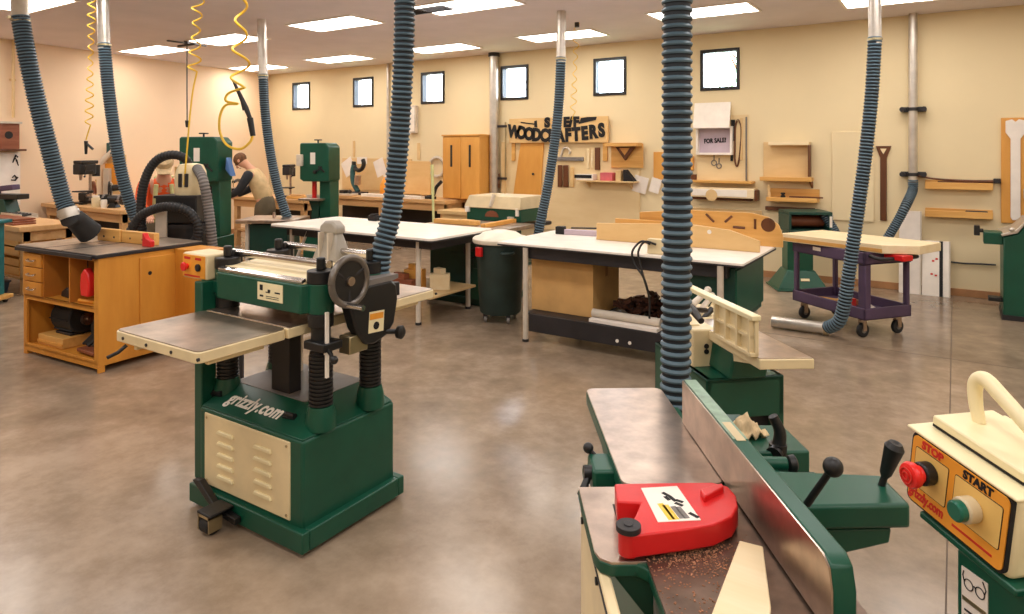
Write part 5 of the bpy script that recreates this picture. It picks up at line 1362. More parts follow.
# long cream light box shelf
x0, x1, z0, z1 = wr(690, 187, 754, 199, YW-.2)
t = thing('long_box', 'long cream box mounted on the wall above the jig board', 'wall box', ((x0+x1)/2, YW, z0))
w2, h2 = (x1-x0)/2, z1-z0
make('box_body', MB().box(-w2, w2, -.2, 0, 0, h2), 'maple', t, bevel=.006)
make('box_front', MB().box(-w2+.03, w2-.09, -.206, -.199, .02, h2-.02), 'white', t, bevel=.003)
make('end_cap', MB().box(w2, w2+.03, -.19, -.02, -.03, h2-.02), 'walnut', t, bevel=.004)
make('mount_rail', MB().box(-w2, w2-.06, -.12, 0, -.04, 0), 'walnut', t, bevel=.004)
make('half_round', MB().cyl((-.13, -.207, .03), (-.13, -.204, .03), .08, n=20), 'tan', t)
wbox('wall_batten', 683, 207, 762, 217, .03, 'tan', 'long tan batten on the wall below the cream box', 'batten')
# tool rack and shelf right of the panel
x0, x1, z0, z1 = wr(763, 142, 815, 179)
t = thing('tool_rack', 'open tan wall rack with a ledge between the panel and the right hose', 'rack', ((x0+x1)/2, YW, z0))
w2, h2 = (x1-x0)/2, z1-z0
make('back_board', MB().box(-w2*.98, w2*.84, -.02, 0, .0, h2), 'tan', t, bevel=.003)
make('top_strip', MB().box(-w2*.7, w2*.84, -.14, -.0, h2-.045, h2), 'maple', t, bevel=.004)
make('side_board', MB().box(w2*.80, w2*.86, -.14, -.0, .03, h2-.04), 'walnut', t, bevel=.003)
make('ledge', MB().box(-w2, w2*.95, -.2, -.0, -.03, .02), 'pine_x', t, bevel=.004)
make('ledge_bracket', MB().prism([(0, -.03), (-.18, -.03), (0, -.12)], 'x', w2*.86, w2*.93), 'walnut', t)
t, x0, x1, zt = shelf(766, 197, 817, 203, .2, 'pine_x', 'lower pine wall shelf under the tan rack', lip=.16, brackets=False)
wbox('shelf_back', 766, 192, 817, 205, .03, 'tan', None, None, off=.0) if False else None
for px, h, r_, mt, lb_, ct_ in ((769, .15, .022, 'tan', 'small tan spool at the left end of the lower pine shelf', 'spool'), (783, .06, .03, 'ink', 'small black knob on the lower pine shelf', 'knob')):
    q = PY(px, 198, YW-.13)
    solo('wooden_spool', MB().lathe([(r_, 0), (r_, h*.3), (r_*.6, h*.5), (r_, h*.8), (r_*.8, h)], (q[0], YW-.13, zt+.0005), 14), mt, lb_, ct_)
q = PY(806, 198, YW-.12)
solo('shelf_file', MB().box(q[0]-.2, q[0]+.2, YW-.14, YW-.11, zt+.0005, zt+.02), 'walnut', 'long brown file lying on the lower pine shelf', 'file', bevel=.004)
wbox('hanging_rail', 766, 206, 815, 212, .06, 'walnut', 'dark brown rail on the wall under the lower pine shelf', 'rail')
# pale sheet, brown paddle, right shelves
wbox('ply_sheet', 832, 132, 874, 222, .018, 'wall', 'large wall coloured sheet fixed behind the right hose', 'sheet')
x0, x1, z0, z1 = wr(878, 146, 889, 221)
t = thing('wooden_paddle', 'dark brown wooden paddle hanging beside the right wall duct', 'paddle', ((x0+x1)/2, YW-.015, z0))
h2 = z1-z0
make('paddle_blade', MB().box(-.035, .035, -.012, .012, 0, h2*.86), 'walnut', t, bevel=.005)
ph_ = MB()
make('paddle_grip', MB().prism([(-.035, h2*.84), (.035, h2*.84), (.085, h2), (-.085, h2)], 'y', -.013, .013), 'walnut', t, bevel=.005)
make('grip_hole', MB().prism([(-.0, h2*.89), (.035, h2*.965), (-.035, h2*.965)], 'y', -.0145, -.0125), 'wall', t)
def rail_shelf(py0, py1, label):
    x0, x1, z0, z1 = wr(925, py0, 993, py1, YW-.1)
    t = thing('rail_shelf', label, 'shelf', ((x0+x1)/2, YW, z0))
    w2, h2 = (x1-x0)/2, z1-z0
    make('front_rail', MB().box(-w2, w2, -.12, -.095, 0, h2), 'pine_x', t, bevel=.004)
    make('shelf_bottom', MB().box(-w2, w2, -.095, 0, 0, .02), 'pine_x', t)
    make('back_rail', MB().box(-w2, w2, -.02, 0, .02, h2*1.3), 'pine_x', t, bevel=.003)
    for s in (-.6, .6):
        make('peg_block', MB().box(s*w2-.03, s*w2+.03, -.095, -.02, .02, h2*.8), 'pine', t)
    return t, x0, x1, z0+h2
t, x0, x1, zt = rail_shelf(182, 190.5, 'upper pine rail shelf right of the wall duct')
bw = thing('wooden_bow', 'long thin dark stick lying along the upper right pine rail shelf', 'stick', ((x0+x1)/2, YW-.06, zt+.0005))
make('stick_body', MB().sweep(spline([(-.42, 0, .07), (-.2, -.0, .035), (.1, -.0, .02), (.34, -.0, .02)], 6), [.008+.0006*i for i in range(19)], 8), 'walnut', bw)
make('stick_head', MB().box(.33, .40, -.03, .03, .0, .055), 'frame_dark', bw, bevel=.008)
make('stick_rest', MB().box(-.2, .2, -.03, .03, 0, .014), 'walnut', bw)
t, x0, x1, zt = rail_shelf(210, 219.5, 'lower pine rail shelf right of the wall duct')
q = PY(977, 212, YW-.06)
solo('shelf_tool', MB().box(q[0]-.11, q[0]+.1, YW-.075, YW-.045, zt-.05, zt+.012), 'frame_dark', 'small dark tool tucked in the lower right pine rail shelf', 'tool', bevel=.006)
# leaning boards
def leaner(px0, px1, py0, py1, mt, label, th=.02, dy=.06, name='white_board'):
    a, c = PY(px0, py1, YW-.12), PY(px1, py0, YW-.12)
    h_ = PY((px0+px1)/2, py0, YW-.05)[2]
    w2 = (c[0]-a[0])/2
    t = thing(name, label, 'board', ((a[0]+c[0])/2, YW-.035-dy, 0))
    make('board_panel', MB().hexa([(-w2, -dy-th, 0), (w2, -dy-th, 0), (w2, -dy, 0), (-w2, -dy, 0)], [(-w2, dy-th, h_), (w2, dy-th, h_), (w2, dy, h_), (-w2, dy, h_)]), mt, t, bevel=.002)
    make('edge_band', MB().hexa([(w2-.012, -dy-th-.002, 0), (w2+.004, -dy-th-.002, 0), (w2+.004, -dy, 0), (w2-.012, -dy, 0)], [(w2-.012, dy-th-.002, h_), (w2+.004, dy-th-.002, h_), (w2+.004, dy, h_), (w2-.012, dy, h_)]), 'leg_grey', t)
    return t, w2, h_, dy, th
leaner(899, 921, 211, 296, 'paper', 'tall white board leaning on the wall behind the cart plank')
t, w2, h_, dy, th = leaner(922, 950, 241, 297, 'white', 'shorter white board with a black strip leaning on the wall right of the cart')
def on(u0, u1, v0, v1, mt, nm):
    Y = lambda v: -dy+2*dy*v-th-.002
    make(nm, MB().hexa([(u0, Y(v0)-.003, v0*h_), (u1, Y(v0)-.003, v0*h_), (u1, Y(v0)+.002, v0*h_), (u0, Y(v0)+.002, v0*h_)], [(u0, Y(v1)-.003, v1*h_), (u1, Y(v1)-.003, v1*h_), (u1, Y(v1)+.002, v1*h_), (u0, Y(v1)+.002, v1*h_)]), mt, t)
on(w2*.25, w2*.5, 0, 1, 'ink', 'black_strip')
for u, v in ((-.3, .38), (.0, .36), (-.2, .62), (.05, .66)): on(w2*u-.012, w2*u+.012, v, v+.03, 'redink', 'red_mark')
solo('extension_cord', MB().sweep(spline([PY(951, 262, YW-.02), PY(965, 263.5, YW-.02), PY(980, 264, YW-.02), PY(996, 265, YW-.02)], 5), .01, 7), 'black', 'black cord running along the wall toward the right machine', 'cord')
x0, x1, z0, z1 = wr(1001, 118, 1030, 224)
t = thing('wrench_board', 'honey pine board carrying a big white wrench shape at the right edge', 'board', ((x0+x1)/2, YW, z0))
w2, h2 = (x1-x0)/2, z1-z0
make('panel_board', MB().box(-w2, w2, -.025, 0, 0, h2), 'pine', t, bevel=.003)
sx = .0
make('wrench_shape', MB().prism([(sx-.045, h2*.06), (sx-.03, h2*.03), (sx+.03, h2*.03), (sx+.045, h2*.06), (sx+.045, h2*.80), (sx+.09, h2*.86), (sx+.09, h2*.97), (sx+.03, h2*.985), (sx, h2*.96), (sx-.03, h2*.985), (sx-.09, h2*.97), (sx-.09, h2*.86), (sx-.045, h2*.80)], 'y', -.045, -.025), 'paper', t, bevel=.006)
make('small_bracket', MB().box(w2-.06, w2, -.06, -.02, h2*.24, h2*.33), 'galv', t, bevel=.005)

# ================================================================== WORKBENCHES
def bench(x0, x1, y0, y1, zt, label, legs=True, shelf_z=None, top='bench', body=None):
    cx_, cy_ = (x0+x1)/2, (y0+y1)/2
    t = thing('workbench', label, 'workbench', (cx_, cy_, 0))
    a, c = (x1-x0)/2, (y1-y0)/2
    make('bench_top', MB().box(-a, a, -c, c, zt-.06, zt), top, t, bevel=.006)
    make('apron', MB().box(-a+.06, a-.06, -c+.05, -c+.08, zt-.18, zt-.06).box(-a+.06, a-.06, c-.08, c-.05, zt-.18, zt-.06).box(-a+.06, -a+.09, -c+.08, c-.08, zt-.18, zt-.06).box(a-.09, a-.06, -c+.08, c-.08, zt-.18, zt-.06), top, t)
    n = max(2, int(a*2/1.4)+1)
    for i in range(n):
        for y in (-c+.1, c-.1):
            x = -a+.1+(2*a-.2)*i/(n-1)
            make('leg', MB().box(x-.04, x+.04, y-.04, y+.04, 0, zt-.06), top, t, bevel=.004)
    if shelf_z: make('lower_shelf', MB().box(-a+.06, a-.06, -c+.06, c-.06, shelf_z-.025, shelf_z), top, t)
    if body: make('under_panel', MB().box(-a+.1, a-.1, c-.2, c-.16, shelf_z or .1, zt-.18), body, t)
    return t
ZB = .88
bench(-11.65, -9.35, 4.75, 5.45, ZB, 'wooden workbench along the left behind the first hose boot', shelf_z=.25, body='frame_dark')
bench(-11.5, -9.0, 3.45, 4.1, .80, 'low wooden workbench with crates at the far left', shelf_z=.2)
bench(-10.7, -8.75, 7.3, 8.0, ZB, 'wooden workbench behind the person in the tan vest', shelf_z=.3, body='frame_dark')
bench(-10.0, -7.0, 8.72, 9.4, .85, 'long wooden wall bench right of the second band saw', shelf_z=.35, body='frame_dark')
bench(-6.98, -5.6, 8.5, 8.98, .72, 'low tan bench in front of the pine wall cabinet', shelf_z=.2, top='tan', body='walnut')
bench(-12.0, -10.9, 6.1, 7.2, ZB, 'short wooden workbench in the left back corner', shelf_z=.3)

# ------------------------------------------------------------------ machines and clutter
def drill_press(q, s, rz, label, mt='black', tall=1.0):
    t = thing('drill_press', label, 'drill press', q, rz)
    make('base', MB().box(-.15*s, .15*s, -.22*s, .18*s, 0, .03*s), mt, t, bevel=.006)
    make('column', MB().cyl((0, .1*s, .03*s), (0, .1*s, .55*s*tall), .028*s, n=12), 'steel', t)
    make('work_table', MB().box(-.13*s, .13*s, -.2*s, .06*s, .22*s, .245*s).box(-.03*s, .03*s, .05*s, .14*s, .19*s, .245*s), mt, t, bevel=.004)
    hd = make('head', MB().box(-.09*s, .09*s, -.22*s, .16*s, .5*s*tall, .68*s*tall), mt, t, bevel=.02*s)
    make('belt_cover', MB().prism([(-.1*s, -.2*s), (.1*s, -.2*s), (.1*s, .2*s), (-.1*s, .2*s)], 'z', .68*s*tall, .74*s*tall), mt, hd, bevel=.012)
    make('motor', MB().cyl((0, .24*s, .46*s*tall), (0, .24*s, .66*s*tall), .07*s, n=16), mt, t)
    make('chuck', MB().cyl((0, -.12*s, .4*s*tall), (0, -.12*s, .5*s*tall), .022*s, .035*s, 12), 'steel', t)
    for k in range(3):
        a = k*2*PI/3
        make('feed_handle', MB().cyl((.1*s, -.1*s, .56*s*tall), (.13*s, -.1*s+.12*s*math.cos(a), .56*s*tall+.12*s*math.sin(a)), .009*s, n=6).ball((.13*s, -.1*s+.12*s*math.cos(a), .56*s*tall+.12*s*math.sin(a)), .02*s, 8), 'frame_dark', hd)
    return t
def grinder(q, s, rz, label, mt='black'):
    t = thing('bench_grinder', label, 'bench grinder', q, rz)
    make('pedestal', MB().hexa([(-.09*s, -.08*s, 0), (.09*s, -.08*s, 0), (.09*s, .08*s, 0), (-.09*s, .08*s, 0)], [(-.05*s, -.05*s, .09*s), (.05*s, -.05*s, .09*s), (.05*s, .05*s, .09*s), (-.05*s, .05*s, .09*s)]), mt, t, bevel=.004)
    make('motor_body', MB().cyl((-.1*s, 0, .15*s), (.1*s, 0, .15*s), .075*s, n=18), mt, t, bevel=.008)
    for k in (-1, 1):
        g = make('wheel_guard', MB().cyl((k*.13*s, 0, .15*s), (k*.19*s, 0, .15*s), .1*s, n=20), mt, t, bevel=.006)
        make('grinding_wheel', MB().cyl((k*.14*s, -.012*s, .15*s), (k*.18*s, -.012*s, .15*s), .098*s, n=20), 'grey', g)
        make('tool_rest', MB().box(k*.16*s-.03*s, k*.16*s+.03*s, -.14*s, -.1*s, .13*s, .14*s), 'steel', g)
    return t
def miter_saw(q, s, rz, label, mt='black', arm='leg_grey'):
    t = thing('miter_saw', label, 'miter saw', q, rz)
    make('turntable', MB().box(-.3*s, .3*s, -.13*s, .13*s, 0, .06*s).cyl((0, -.02*s, .06*s), (0, -.02*s, .075*s), .15*s, n=22), 'grey', t, bevel=.006)
    make('back_fence', MB().box(-.28*s, .28*s, .06*s, .08*s, .075*s, .15*s), 'galv', t, bevel=.003)
    ar = make('saw_arm', MB().sweep([(0, .14*s, .08*s), (0, .16*s, .25*s), (0, .05*s, .36*s), (0, -.1*s, .34*s)], [.03*s, .035*s, .04*s, .03*s], 10), arm, t)
    make('blade_guard', MB().cyl((-.03*s, -.03*s, .25*s), (.03*s, -.03*s, .25*s), .13*s, n=24), mt, ar, bevel=.01)
    make('saw_blade', MB().cyl((-.002, -.03*s, .22*s), (.002, -.03*s, .22*s), .125*s, n=28), 'steel', ar)
    make('motor', MB().cyl((.03*s, .0, .28*s), (.2*s, .02*s, .3*s), .06*s, n=16), mt, ar)
    make('handle', MB().ring((-.0, -.17*s, .36*s), .05*s, .016*s, (1, 0, 0), 18, 8), mt, ar)
    return t
def scroll_saw(q, s, rz, label, mt='black'):
    t = thing('scroll_saw', label, 'scroll saw', q, rz)
    make('base', MB().box(-.12*s, .12*s, -.2*s, .25*s, 0, .05*s), mt, t, bevel=.006)
    make('work_table', MB().cyl((0, -.12*s, .14*s), (0, -.12*s, .155*s), .14*s, n=22), 'steel', t)
    make('table_post', MB().box(-.03*s, .03*s, -.15*s, -.08*s, .05*s, .14*s), mt, t)
    ar = make('upper_arm', MB().sweep(spline([(0, .22*s, .05*s), (0, .24*s, .2*s), (0, .12*s, .3*s), (0, -.12*s, .27*s)], 5), .032*s, 10), mt, t)
    make('blade_clamp', MB().cyl((0, -.12*s, .16*s), (0, -.12*s, .28*s), .01*s, n=8).ball((0, -.12*s, .31*s), .025*s, 8), 'zinc', ar)
    return t
def mini_lathe(q, s, rz, label, mt='black'):
    t = thing('mini_lathe', label, 'lathe', q, rz)
    make('lathe_bed', MB().box(-.4*s, .4*s, -.05*s, .05*s, .06*s, .12*s).box(-.38*s, -.26*s, -.09*s, .09*s, 0, .06*s).box(.26*s, .38*s, -.09*s, .09*s, 0, .06*s), mt, t, bevel=.005)
    make('headstock', MB().box(-.4*s, -.2*s, -.08*s, .08*s, .12*s, .32*s), mt, t, bevel=.015*s)
    make('tailstock', MB().box(.2*s, .32*s, -.05*s, .05*s, .12*s, .28*s), mt, t, bevel=.01*s)
    make('spindle', MB().cyl((-.2*s, 0, .24*s), (-.14*s, 0, .24*s), .04*s, n=14).cyl((.12*s, 0, .24*s), (.2*s, 0, .24*s), .015*s, n=10), 'steel', t)
    make('hand_wheel', MB().ring((.35*s, 0, .24*s), .05*s, .01*s, (1, 0, 0), 16, 6).cyl((.3*s, 0, .24*s), (.36*s, 0, .24*s), .015*s, n=8), 'steel', t)
    make('tool_rest', MB().box(-.1*s, .1*s, -.1*s, -.08*s, .2*s, .23*s).cyl((0, -.09*s, .12*s), (0, -.09*s, .2*s), .014*s, n=8), 'grey', t)
    return t
def onb(px, y, z):                               # a point on a bench plane: pixel column, Y and bench height
    t = (px-CX)/F
    Z = y/(FW[1]+RT[1]*t)
    q = CAM(t*Z, Z, z)
    return q
# left bench (Y about 5)
drill_press(onb(86, 5.1, ZB+.0005), .78, R(20), 'black drill press standing on the left bench beside the first hose', tall=1.12)
grinder(onb(114, 4.93, ZB+.0005), .75, R(25), 'dark bench grinder at the right end of the left bench, left of the second hose')
mini_lathe(onb(93, 5.0, ZB+.0005), .55, R(20), 'small dark lathe on the left bench behind the cream jar')
miter_saw(onb(110, 5.3, ZB+.0005), .8, R(60), 'dark miter saw at the back of the left bench near the slanting white arm')
t = thing('tool_case', 'black tool case with a pale top on the left bench under the first hose', 'case', onb(46, 5.1, ZB+.0005), R(15))
make('case_body', MB().box(-.2, .18, -.14, .14, 0, .24), 'black', t, bevel=.012)
make('case_back', MB().box(-.24, .2, .141, .17, 0, .36), 'lav', t, bevel=.004)
make('case_handle', MB().sweep(spline([(-.06, 0, .24), (-.06, 0, .28), (.06, 0, .28), (.06, 0, .24)], 4), .01, 6), 'frame_dark', t)
t = thing('lavender_board', 'pale lavender board standing on the left bench behind the first hose', 'board', onb(70, 5.42, ZB+.0005), R(12))
make('board_panel', MB().box(-.14, .14, -.012, .012, 0, .66), 'lav', t, bevel=.004)
make('board_foot', MB().box(-.1, .14, -.06, .06, 0, .02), 'lav', t)
t = thing('coiled_cord', 'reddish brown coiled cord on a peg at the left bench', 'cord', onb(96, 5.4, ZB+.0005))
make('peg_stand', MB().box(-.06, .06, -.04, .04, 0, .02).cyl((0, 0, .02), (0, 0, .34), .012, n=8).cyl((0, .01, .3), (0, -.05, .31), .01, n=8), 'tan', t)
for k in range(4):
    make('cord_loop', MB().ring((-.06+.045*k, -.02-.01*k, .22-.012*(k % 2)), .085, .012, (.1*k, 1, .1), 24, 6), 'redwood', t)
t = thing('paint_jar', 'cream jar standing on the left bench front edge', 'jar', onb(96, 4.82, ZB+.0005))
make('jar_body', MB().lathe([(.05, 0), (.055, .02), (.055, .12), (.04, .14)], n=16), 'cream', t)
make('jar_lid', MB().cyl((0, 0, .14), (0, 0, .165), .044, n=16), 'white', t)
t = thing('paint_jar', 'small white jar right of the cream jar on the left bench', 'jar', onb(104, 4.82, ZB+.0005))
make('jar_body', MB().lathe([(.035, 0), (.04, .02), (.04, .1), (.03, .12)], n=14), 'white', t)
make('jar_lid', MB().cyl((0, 0, .12), (0, 0, .14), .033, n=14), 'ink', t)
# slanted white arm with yellow board, ply gable
x_, y_, _ = onb(108, 5.78, 0)
t = thing('sliding_saw', 'tall stand with a slanting white arm and yellow board behind the left bench', 'saw stand', (x_, y_, 0), R(20))
make('stand_post', MB().box(-.05, .05, -.05, .05, 0, 1.38).box(-.25, .25, -.25, .25, 0, .05), 'leg_grey', t, bevel=.006)
make('slanted_arm', MB().cyl((-.30, -.04, 1.32), (.14, -.04, 1.68), .045, n=12), 'white', t)
make('blue_joint', MB().box(.04, .2, -.08, .06, 1.62, 1.80), 'bluetools', t, bevel=.01)
make('yellow_board', MB().box(-.22, .16, .02, .04, 1.12, 1.46), 'orange_plate', t, bevel=.004)
make('back_board', MB().box(-.34, .3, .05, .07, .95, 1.6), 'ply', t, bevel=.004)
q = onb(134, 5.2, ZB+.0005)
t = thing('gable_board', 'pale plywood gable board standing behind the second hose', 'board', (-9.0, 5.58, 0), R(15))
make('board_panel', MB().prism([(-.32, .0), (.3, 0), (.3, 1.22), (-.02, 1.45), (-.32, 1.45)], 'y', -.015, .015), 'ply', t, bevel=.004)
make('gable_trim', MB().prism([(.32, 1.20), (.34, 1.24), (-.02, 1.49), (-.04, 1.45)], 'y', -.05, .03), 'galv', t)
make('board_foot', MB().box(-.3, .3, -.15, .15, 0, .04), 'tan', t)
# far left bench (Y about 3.8)
q = onb(22, 3.6, .8005)
t = thing('board_stack', 'reddish brown boards stacked on the low bench at far left', 'board stack', (-9.75, 3.62, .8005))
for k in range(3):
    make('board', MB().box(-.55+.05*k, .5-.06*k, -.12, .12, .022*k, .022*k+.02, (0, 0, R(3*k-2))), 'redwood', t, bevel=.003)
q = onb(40, 3.95, .8005)
t = thing('tool_tray', 'pale tray of dark hand tools on the low bench at far left', 'tool tray', (-10.3, 3.95, .8005))
make('tray', MB().box(-.3, .3, -.1, .1, 0, .015).box(-.3, .3, -.1, -.09, .015, .06).box(-.3, .3, .09, .1, .015, .06), 'leg_grey', t)
for k in range(5):
    make('hand_tool', MB().cyl((-.24+.1*k, -.06, .03), (-.2+.1*k, .06, .05), .02, .012, 10).ball((-.24+.1*k, -.06, .04), .032, 10), 'black', t)
for i, (x, z, lb_) in enumerate([(-9.52, .2005, 'pine crate at the bottom under the low bench at far left'), (-9.52, .4305, 'pine crate on top of another under the low bench at far left')]):
    t = thing('wooden_crate', lb_, 'crate', (x, 3.72, z), 0, 'pine crates under the low bench')
    for k in range(2):
        make('crate_slat', MB().box(-.32, .32, -.2, -.185, .02+.1*k, .1+.1*k), 'pine_x', t, bevel=.003)
        make('crate_slat', MB().box(-.32, .32, .185, .2, .02+.1*k, .1+.1*k), 'pine_x', t, bevel=.003)
    make('crate_end', MB().box(-.32, -.30, -.185, .185, 0, .22).box(.30, .32, -.185, .185, 0, .22), 'pine_x', t)
    make('crate_bottom', MB().box(-.3, .3, -.185, .185, 0, .02), 'pine', t)
t = thing('storage_bin', 'dark blue bin on the floor beneath the far left bench', 'bin', (-9.45, 3.42-.1, 0))
make('bin_body', MB().hexa([(-.2, -.1, 0), (.2, -.1, 0), (.2, .1, 0), (-.2, .1, 0)], [(-.24, -.12, .16), (.24, -.12, .16), (.24, .12, .16), (-.24, .12, .16)]), 'elbow', t, bevel=.008)
make('bin_rim', MB().box(-.25, .25, -.13, .13, .155, .175), 'frame_dark', t, bevel=.005)
q = onb(6, 4.0, .8005)
t = thing('planing_machine', 'dark green and black planing machine at the left edge below the poster', 'machine', (q[0]-.1, 3.95, .8005), R(20))
make('machine_base', MB().hexa([(-.3, -.12, 0), (.3, -.12, 0), (.25, .12, 0), (-.25, .12, 0)], [(-.22, -.1, .22), (.2, -.1, .22), (.2, .1, .22), (-.22, .1, .22)]), 'green_dark', t, bevel=.008)
make('machine_bed', MB().box(-.2, .42, -.09, .09, .22, .29), 'black', t, bevel=.008)
make('machine_arm', MB().box(-.1, .3, -.06, .06, .33, .4, (0, R(-6), 0)).cyl((0, 0, .28), (0, 0, .35), .03, n=10), 'purple', t, bevel=.01)
# left wall: poster, bird box
def wl(px, py):
    # left wall plane x = -11.59 - .156 (y - 4.2), stand-off .01
    t_ = (px-CX)/F
    dx, dy = FW[0]+RT[0]*t_, FW[1]+RT[1]*t_
    Z = (-11.59+.156*4.2+.012)/(dx+.156*dy)
    return CAM(t_*Z, Z, EYE-(py-HY)*Z/F)
WA = math.atan2(1, -.156)                        # direction of the wall, running away from the camera
a, c = wl(-8, 152), wl(20, 205)
L_ = (Vector(c[:2])-Vector(a[:2])).length
t = thing('poster', 'white poster with black sketches pinned to the left wall', 'poster', (a[0], a[1], c[2]), WA)
h_ = a[2]-c[2]
make('poster_sheet', MB().box(0, L_, -.006, .0, 0, h_), 'paper', t)
for pts in ([(.72, .80), (.8, .9), (.86, .84), (.93, .74)], [(.74, .84), (.84, .94), (.9, .9)], [(.70, .52), (.78, .56), (.88, .5)], [(.66, .48), (.8, .47), (.9, .53)]):
    make('sketch', MB().sweep([(u*L_, -.009, v_*h_) for u, v_ in pts], [.008, .014, .012, .006][:len(pts)], 6), 'ink', t)
a, c = wl(-6, 123.5), wl(13, 149)
L_ = (Vector(c[:2])-Vector(a[:2])).length; h_ = a[2]-c[2]
t = thing('bird_box', 'reddish wooden box with a round black hole high on the left wall', 'bird box', (a[0], a[1], c[2]), WA)
make('box_body', MB().box(0, L_, -.16, .0, 0, h_), 'redwood', t, bevel=.006)
make('entry_hole', MB().cyl((L_*.42, -.1625, h_*.55), (L_*.42, -.159, h_*.55), .055, n=22), 'ink', t)
make('box_roof', MB().box(-.02, L_+.02, -.19, .0, h_, h_+.03), 'leg_grey', t, bevel=.004)
make('box_ledge', MB().box(-.02, L_+.08, -.19, .0, -.03, 0), 'walnut', t, bevel=.004)
# bench behind the tan-vest person (Y about 7.6)
scroll_saw(onb(236, 7.55, ZB+.0005), .85, R(30), 'dark scroll saw on the bench just right of the first band saw')
drill_press(onb(289, 7.7, ZB+.0005), .68, R(30), 'grey and black drill press on the bench left of the second band saw', 'frame_dark', tall=1.1)
t = thing('wood_slab', 'curved pale wood slab on the bench beside the second band saw', 'slab', onb(298, 7.45, ZB+.0005), R(10))
make('slab_body', MB().prism(rrect(-.2, .2, -.08, .08, .05), 'z', 0, .05), 'pine_x', t, bevel=.006)
make('slab_top', MB().prism(rrect(-.14, .12, -.05, .05, .03), 'z', .05, .075), 'bench', t, bevel=.004)
# wall bench (Y about 9): router station in a tan alcove, papers
zb2 = .85
wbox('alcove_board', 343, 158, 412, 192, .03, 'tan', 'wide tan backboard on the wall behind the router station', 'backboard')
wbox('plywood_sheet', 405, 161, 432, 195, .025, 'ply', 'pale plywood panel leaning at the wall right of the planer hose', 'panel', off=.031)
wbox('thin_stick', 417.5, 143, 420, 160, .02, 'tan', 'short tan stick on the wall above the plywood panel right of the planer hose', 'stick')
wbox('thin_stick', 353, 141, 355, 157, .02, 'tan', 'thin tan stick on the wall above the tan backboard', 'stick')
for a, rz_, lb_ in (((344, 159, 355, 175), R(30), 'white paper sheet tilted at the left of the tan backboard'), ((376, 159, 386, 176), R(22), 'white paper sheet tilted at the right of the tan backboard')):
    wbox('paper_sheet', *a, .003, 'paper', lb_, 'paper', None, off=.033, rot=-rz_, bevel=0)
wbox('paper_sheet', 358, 157, 368, 164, .003, 'paper', 'small white sheet at the top of the tan backboard', 'paper', None, off=.0335, bevel=0)
t = thing('router_station', 'blue green bench tool with a curved black arm in front of the tan backboard', 'bench tool', onb(358, 9.1, zb2+.0005))
make('tool_base', MB().box(-.16, .16, -.12, .12, 0, .05), 'frame_dark', t, bevel=.006)
make('tool_column', MB().sweep(spline([(-.0, 0, .05), (-.12, 0, .22), (-.14, 0, .42), (-.1, 0, .55)], 5), [.05]*16, 10), 'bluetools', t)
make('curved_arm', MB().ring((.02, 0, .58), .13, .04, (0, 1, 0), 20, 8, -.6, 3.4), 'black', t)
make('tool_head', MB().cyl((.0, -.02, .18), (.02, -.02, .36), .06, n=14), 'steel', t)
t = thing('parts_tray', 'pale tray of small dark parts on the wall bench', 'tray', onb(346, 8.86, zb2+.0005))
make('tray', MB().box(-.25, .22, -.1, .1, 0, .03), 'leg_grey', t, bevel=.004)
make('parts_lump', MB().box(-.12, .02, -.06, .04, .03, .09).ball((.1, 0, .06), .04, 10), 'black', t, bevel=.006)
t = thing('orange_jug', 'orange plastic jug on the wall bench left of the planer hose', 'jug', onb(386, 9.15, zb2+.0005))
make('jug_body', MB().lathe([(.1, 0), (.11, .03), (.11, .2), (.06, .3), (.04, .34)], n=18), 'orange_plate', t)
make('jug_cap', MB().cyl((0, 0, .34), (0, 0, .38), .045, n=14), 'white', t)
solo('white_board', MB().box(-.7, .7, -.06, .06, 0, .05), 'white', 'long white board lying on the wall bench', 'board', loc=onb(392, 8.82, zb2+.0005), bevel=.004)
# rings on the wall and yellow stick
def ringt(px, py, r_, label, mt, d=(0, 1, 0), a0=0, a1=2*PI):
    q = PY(px, py, YW-.03)
    t = thing('hanging_ring', label, 'ring', (q[0], q[1], q[2]))
    make('ring_band', MB().ring((0, 0, 0), r_, .028, d, 32, 8, a0, a1), mt, t)
    make('hook', MB().cyl((0, .02, r_-.03), (0, -.03, r_-.02), .012, n=8), 'zinc', t)
ringt(437, 167, .17, 'grey hoop hanging on the wall left of the pine wall cabinet', 'leg_grey')
t = thing('crooked_hose', 'dark curved hose end standing on the wall bench beside the pine cabinet', 'hose', onb(434, 8.95, zb2+.0005))
make('hose_body', MB().sweep(spline([(-.14, 0, .03), (-.02, 0, .06), (.05, 0, .2), (.16, 0, .3)], 6), .03, 10), 'rubber', t)
make('hose_foot', MB().box(-.24, .0, -.06, .06, 0, .04), 'ink', t, bevel=.006)
a, c = PZ(429, 212, 9.3), PZ(419, 176, 10.8)
solo('yellow_stick', MB().cyl((-7.10, 8.58, .0), (-7.24, 8.69, 1.42), .022, n=10).cyl((-7.195, 8.655, .95), (-7.242, 8.692, 1.44), .027, n=10), 'lime', 'yellow green broom stick leaning against the wall bench', 'stick')
# things by the low tan bench
solo('pine_strip', MB().box(-.3, .28, -.05, .05, 0, .05).box(.05, .2, -.055, .055, .012, .055), 'pine_x', 'pine strip with a red end lying on the dark green table saw', 'board', loc=(-4.75, 6.15, .8455), rot=(0, 0, R(3)), bevel=.004)
solo('small_block', MB().box(-.07, .07, -.05, .05, 0, .06).box(-.03, .03, -.06, .04, .06, .08), 'ink', 'small black block on the white outfeed table behind the planer hood', 'block', loc=onb(375, 5.8, .8605), bevel=.008)
